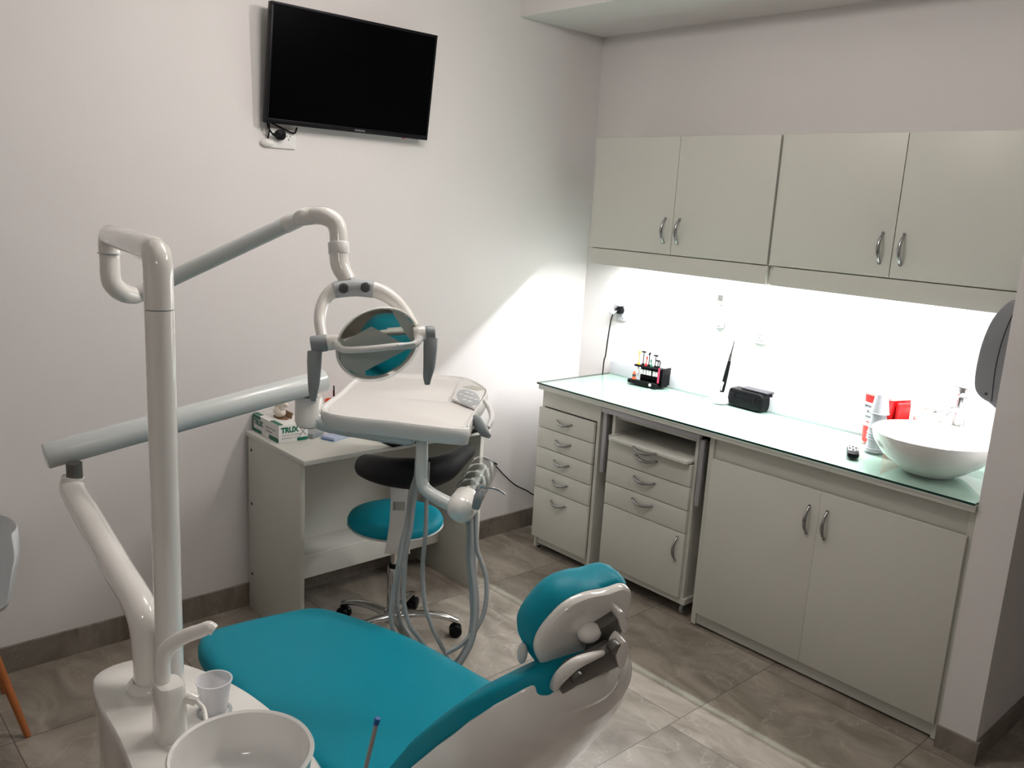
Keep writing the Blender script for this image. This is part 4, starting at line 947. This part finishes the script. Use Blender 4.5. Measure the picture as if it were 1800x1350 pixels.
# pivots + handles
for (x0_, y0_, x1_, y1_) in ((574, 603, 600, 600), (726, 588, 748, 586)):
    MB().cyl(lp(x0_, y0_, .0), lp(x1_, y1_, .0), .0185, n=28, bev=.003).build('pivot', M['plas'], t)
for (xa, ya, xb, yb2, hx, hy, tx_, ty_) in ((549, 606, 578, 602, 556, 618, 552, 704), (746, 586, 765, 585, 757, 595, 751, 677)):
    h_ = MB(); h_.cyl(lp(xa, ya, 0), lp(xb, yb2, 0), .0205 if xa < 600 else .018, n=28, bev=.004)
    P_ = [lp(hx, hy, .002), lp(hx - 1, hy + 18, .006), lp((hx + tx_) / 2, (hy + ty_) / 2 + 6, .004), lp(tx_, ty_ - 14, -.004), lp(tx_, ty_, -.008)]
    h_.tube(P_, [.0175, .0172, .0148, .0110, .006], n=18, samples=6, flat=.8, up=lf_); h_.build('handle', M['grey'], t)

# ------------------------------------------------------------------ instrument delivery arm
t = thing('instrument_delivery', (1.55, .55, UT), 'white instrument delivery arm carrying a tray and handpiece holder over the chair', 'dental delivery unit')
pb_ = V((1.551, .556, UT)); 
top_ = dep(129, 838, 2.16); 
w1 = V((1.550, .555, .80)); w2 = V((1.525, .552, .885))
w3 = dep(128, 862, 2.155)
MB().tube([pb_, w1, w2, w2.lerp(w3, .33), w2.lerp(w3, .75), w3, top_], [.031, .031, .0315, .0315, .0315, .030, .026], n=28, samples=8).build('support_arm', M['plas'], t)
MB().lathe([(.030, 0), (.046, 0), (.046, .006), (.040, .014), (.032, .018)], pb_ + Z_ * .0005, n=32).build('base_collar', M['plas'], t)
tA = dep(79, 802, 2.16); tB = dep(572, 668, 2.58)
d = (tB - tA).normalized()
MB().cyl(tA, tB, .0335, n=40, bev=.004).build('balance_arm', M['plascool'], t)
k0 = dep(131, 832, 2.16)
MB().cyl(k0 - Z_ * .012, k0 + Z_ * .028, .019, n=20).build('arm_joint', M['dgrey'], t)
for q in (.055, .080):
    MB().cyl(tA + d * q + (CAM - tA).normalized() * .024 - Z_ * .022, tA + d * q + (CAM - tA).normalized() * .028 - Z_ * .026, .005, n=10).build('screw', M['plascool'], t)
# knuckle to tray
kd = 2.60
MB().cyl(dep(543, 690, kd), dep(543, 697, kd), .024, n=24).build('arm_bearing', M['dgrey'], t)
MB().rings([sering(dep(543, py, kd), rtc, fw, a, b_, 3.2, 32) for py, a, b_ in ((696, .036, .034), (700, .040, .036), (722, .040, .038), (738, .040, .038), (747, .034, .034), (751, .022, .022))]).build('tray_knuckle', M['plas'], t)
MB().cyl(dep(549, 704, kd - .035), dep(549, 704, kd - .042), .011, n=18).build('knuckle_cap', M['lgrey'], t)
# tray
TZ = 1.10
tp_ = lambda px, py, z=TZ: onp(2, z, px, py)
oc = [(566, 724), (690, 742), (812, 756), (826, 748), (838, 722), (856, 697), (856, 684), (836, 671), (806, 662), (730, 658), (655, 655), (625, 665), (596, 690)]
tray = [tp_(*p) for p in oc]
tpoly = smooth_poly([(p.x, p.y) for p in tray], 5)
cxx = sum(p[0] for p in tpoly) / len(tpoly); cyy = sum(p[1] for p in tpoly) / len(tpoly)
def tring(s_, z): return [V((cxx + (p[0] - cxx) * s_, cyy + (p[1] - cyy) * s_, z)) for p in tpoly]
MB().rings([tring(.975, TZ - .048), tring(.99, TZ - .038), tring(1.0, TZ - .02), tring(1.0, TZ - .004), tring(.99, TZ + .002), tring(.965, TZ + .003), tring(.955, TZ - .003), tring(.93, TZ - .005)]).build('tray_shell', M['plasmatte'], t)
upx = [(572, 742), (640, 757), (700, 766), (728, 768), (739, 752), (772, 712), (720, 690), (660, 684), (618, 692), (592, 712)]
upo = smooth_poly([(tp_(x, y, TZ - .05).x, tp_(x, y, TZ - .05).y) for x, y in upx], 5)
ucx = sum(p[0] for p in upo) / len(upo); ucy = sum(p[1] for p in upo) / len(upo)
MB().rings([[V((ucx + (p[0] - ucx) * k_, ucy + (p[1] - ucy) * k_, z_)) for p in upo] for k_, z_ in ((.80, TZ - .085), (.93, TZ - .082), (.99, TZ - .070), (1.0, TZ - .046))]).build('tray_underside', M['plascool'], t)
mp_ = smooth_poly([(tp_(*p).x, tp_(*p).y) for p in ((580, 722), (690, 738), (800, 750), (816, 742), (832, 716), (792, 706), (790, 698), (806, 670), (730, 664), (660, 661), (632, 670), (606, 692))], 4)
MB().prism(mp_, (0, 0, TZ - .0055), X_, Y_, Z_, .003, .001).build('instrument_mat', M['traytop'], t)
# link between knuckle and tray
MB().tube([dep(546, 728, kd), dep(562, 738, kd), dep(584, 748, kd), dep(612, 752, kd)], [.034, .033, .028, .022], n=20, flat=.85, up=(0, 0, 1)).build('tray_bracket', M['plascool'], t)
# key panel
kp = [tp_(*p, TZ + .001) for p in ((794, 704), (806, 672), (820, 667), (852, 690), (846, 704), (834, 720))]
ctr = sum(kp, V()) / len(kp)
MB().prism([(p.x, p.y) for p in kp], (0, 0, TZ + .0005), X_, Y_, Z_, .008, .002).build('control_panel', M['plasmatte'], t)
zz = TZ + .0088
a = tp_(802, 698, zz); b_ = tp_(842, 704, zz); c_ = tp_(826, 688, zz)
kc = tp_(823, 699, zz); kx = (tp_(841, 704, zz) - tp_(803, 694, zz)).normalized(); ky = Z_.cross(kx)
def kpt(u, v): return tp_(823 + 20 * u + 4 * v, 699 + 7 * u - 12 * v, zz)      # oval on the panel plane
MB().prism([(kpt(math.cos(2 * PI * k / 36), math.sin(2 * PI * k / 36)).x, kpt(math.cos(2 * PI * k / 36), math.sin(2 * PI * k / 36)).y) for k in range(36)], (0, 0, zz), X_, Y_, Z_, .0015, .0004).build('keypad', M['lgrey'], t)
for (u, v) in [(u_, v_) for v_ in (-.52, 0, .52) for u_ in (-.66, -.22, .22, .66)]:
    if u * u + v * v < .62:
        MB().prism(rrect(.017, .012, .004, 3), kpt(u, v) + Z_ * .0015, kx, ky, Z_, .0015, .0003).build('key', M['plasmatte'], t)
dc = tp_(834, 682, zz); MB().prism(rrect(.070, .045, .002, 2), dc, kx, ky, Z_, .0012).build('display', mat('lcd_beige', (.5, .49, .44), .3, noise=.02), t)
# grips on the right of the tray
g0 = dep(838, 728, 2.66); g1 = dep(862, 762, 2.60)
MB().tube([dep(834, 737, 2.62), dep(841, 745, 2.60), dep(851, 758, 2.58), dep(861, 767, 2.57)], [.018, .028, .026, .010], n=16, flat=.5, up=rtc).build('grip_lever', M['grey'], t)
MB().tube([dep(852, 704, 2.74), dep(862, 722, 2.72), dep(864, 738, 2.70), dep(858, 752, 2.68)], [.011, .012, .012, .009], n=16, flat=.7, up=rtc).build('grip_bracket', M['plasmatte'], t)
# holder arm
hd_ = 2.52
MB().tube([dep(742, 758, hd_ + .04), dep(742, 800, hd_), dep(741, 842, hd_), dep(750, 862, hd_), dep(778, 880, hd_ - .02), dep(806, 893, hd_ - .03)], [.018, .018, .018, .019, .020, .022], n=20, samples=6).build('holder_arm', M['plascool'], t)
# holder roll
r0 = dep(812, 892, hd_ - .03); r1 = dep(850, 822, hd_ + .26)
rd = (r1 - r0).normalized()
MB().lathe([(0, -.045), (.026, -.040), (.040, -.022), (.045, .0), (.045, .045), (.044, .05), (0, .05)], r0, rd, 32).build('holder_end_cap', M['plas'], t)
RL = (r1 - r0).length
for k in range(4):
    z0 = .055 + (RL - .06) * k / 4; z1 = .055 + (RL - .06) * (k + 1) / 4 - .006
    MB().lathe([(.012, z0), (.044, z0), (.046, z0 + .004), (.046, z1 - .004), (.044, z1), (.012, z1)], r0, rd, 28).build('handpiece_rest', M['clear'], t)
    c_ = r0 + rd * ((z0 + z1) / 2)
    MB().tube([c_ + V((0, 0, .03)), c_, c_ - Z_ * .04], [.006, .010, .008], n=12).build('rest_insert', M['plasmatte'], t)
MB().cyl(r0 + rd * .05, r1, .012, n=16).build('holder_spindle', M['plascool'], t)
# three way syringe
s0_ = dep(838, 884, hd_ - .06)
sy = MB(); sy.tube([dep(836, 893, hd_ - .07), dep(841, 874, hd_ - .08), dep(845, 860, hd_ - .08)], [.012, .014, .010], n=14); sy.build('syringe_body', M['grey'], t)
MB().tube([dep(846, 856, hd_ - .08), dep(866, 858, hd_ - .09), dep(878, 862, hd_ - .09), dep(888, 869, hd_ - .09)], [.0038, .0034, .003, .003], n=10).build('syringe_tip', M['satin'], t)
MB().cyl(dep(842, 856, hd_ - .085), dep(851, 853, hd_ - .085), .007, n=14).build('syringe_button', M['chrome'], t)
# hoses
hz = [
 ([(736, 812), (733, 832), (722, 868), (715, 921), (706, 955), (698, 1005), (690, 1050), (687, 1085), (695, 1118), (712, 1150)], 2.62),
 ([(740, 812), (737, 840), (728, 880), (722, 930), (714, 970), (711, 1015), (710, 1060), (720, 1098), (736, 1120), (756, 1150)], 2.58),
 ([(733, 812), (731, 840), (724, 885), (716, 935), (708, 975), (702, 1010), (698, 1058), (706, 1096), (722, 1120), (735, 1146)], 2.66),
 ([(752, 812), (750, 870), (748, 938), (743, 994), (746, 1056), (757, 1095), (771, 1126), (790, 1160)], 2.60),
 ([(822, 905), (824, 940), (823, 977), (828, 1033), (830, 1090), (822, 1129), (807, 1157), (785, 1180)], 2.52),
 ([(827, 905), (829, 950), (829, 990), (834, 1040), (834, 1090), (826, 1131), (811, 1160), (790, 1185)], 2.49),
 ([(832, 905), (834, 950), (834, 1000), (838, 1045), (838, 1090), (830, 1128), (815, 1158), (795, 1186)], 2.55),
 ([(837, 900), (838, 960), (847, 990), (855, 1019), (853, 1067), (838, 1104), (812, 1132), (785, 1148)], 2.50)]
for pts, dd_ in hz:
    P_ = [dep(x, y, dd_ - .05 * max(0, (y - 900) / 260)) for x, y in pts]
    MB().tube(P_, .0068, n=12, samples=6).build('hose', M['hose'], t)
hz0 = MB().cyl(dep(742, 800, 2.60), dep(740, 818, 2.60), .020, n=18, bev=.003).build('hose_guide', M['hose'], t)

# ------------------------------------------------------------------ white shell chair at the left edge
ch = V((.29, .345, 0)); 
t = thing('shell_chair', ch, 'white plastic shell chair with wooden legs cut off by the left edge of the picture', 'chair')
def sc_(u, v, z): return ch + V((u, v, z))
# shell: seat facing +x+y, right edge visible
prs = []
an = math.radians(-90); cu_ = V((math.cos(an), math.sin(an), 0)); cvv = V((-math.sin(an), math.cos(an), 0))  # cu_ forward, cvv sideways
prof2 = [(.22, .43, .20), (.19, .445, .215), (.08, .435, .23), (-.06, .43, .235), (-.15, .42, .235), (-.19, .455, .24), (-.21, .54, .225), (-.23, .62, .185), (-.235, .67, .10)]
rs = []
for (f_, z_, w_) in prof2:
    row = []
    for q in range(17):
        s_ = -1 + q / 8; lift = .07 * abs(s_) ** 3 if z_ < .6 else 0; fwd = .035 * abs(s_) ** 2.5 if z_ > .45 else 0
        row.append(ch + cvv * (s_ * w_) + cu_ * (f_ + fwd) + Z_ * (z_ + lift))
    rs.append(row)
shl = MB(); n = 17; vs = [p for r in rs for p in r]; fs = []
for i in range(len(rs) - 1):
    for a in range(n - 1): fs.append([i * n + a, i * n + a + 1, (i + 1) * n + a + 1, (i + 1) * n + a])
shl.add(vs, fs, True); o = shl.build('seat_shell', M['shell'], t)
md = o.modifiers.new('thickness', 'SOLIDIFY'); md.thickness = .009; md.offset = 0
md = o.modifiers.new('smoothing', 'SUBSURF'); md.levels = 1; md.render_levels = 2
for (sx_, sy_) in ((1, 1), (1, -1), (-1, 1), (-1, -1)):
    top = ch + cu_ * (.10 * sx_) + cvv * (.10 * sy_) + Z_ * .425; ft = ch + cu_ * (.20 * sx_) + cvv * (.155 * sy_) + Z_ * .002
    MB().cyl(ft, top, .0095, .016, n=16).build('leg', M['wood'], t)
MB().box((-.11, -.11, .40), (.11, .11, .425), .004, (ch, cu_, cvv, Z_)).build('leg_frame', M['black'], t)
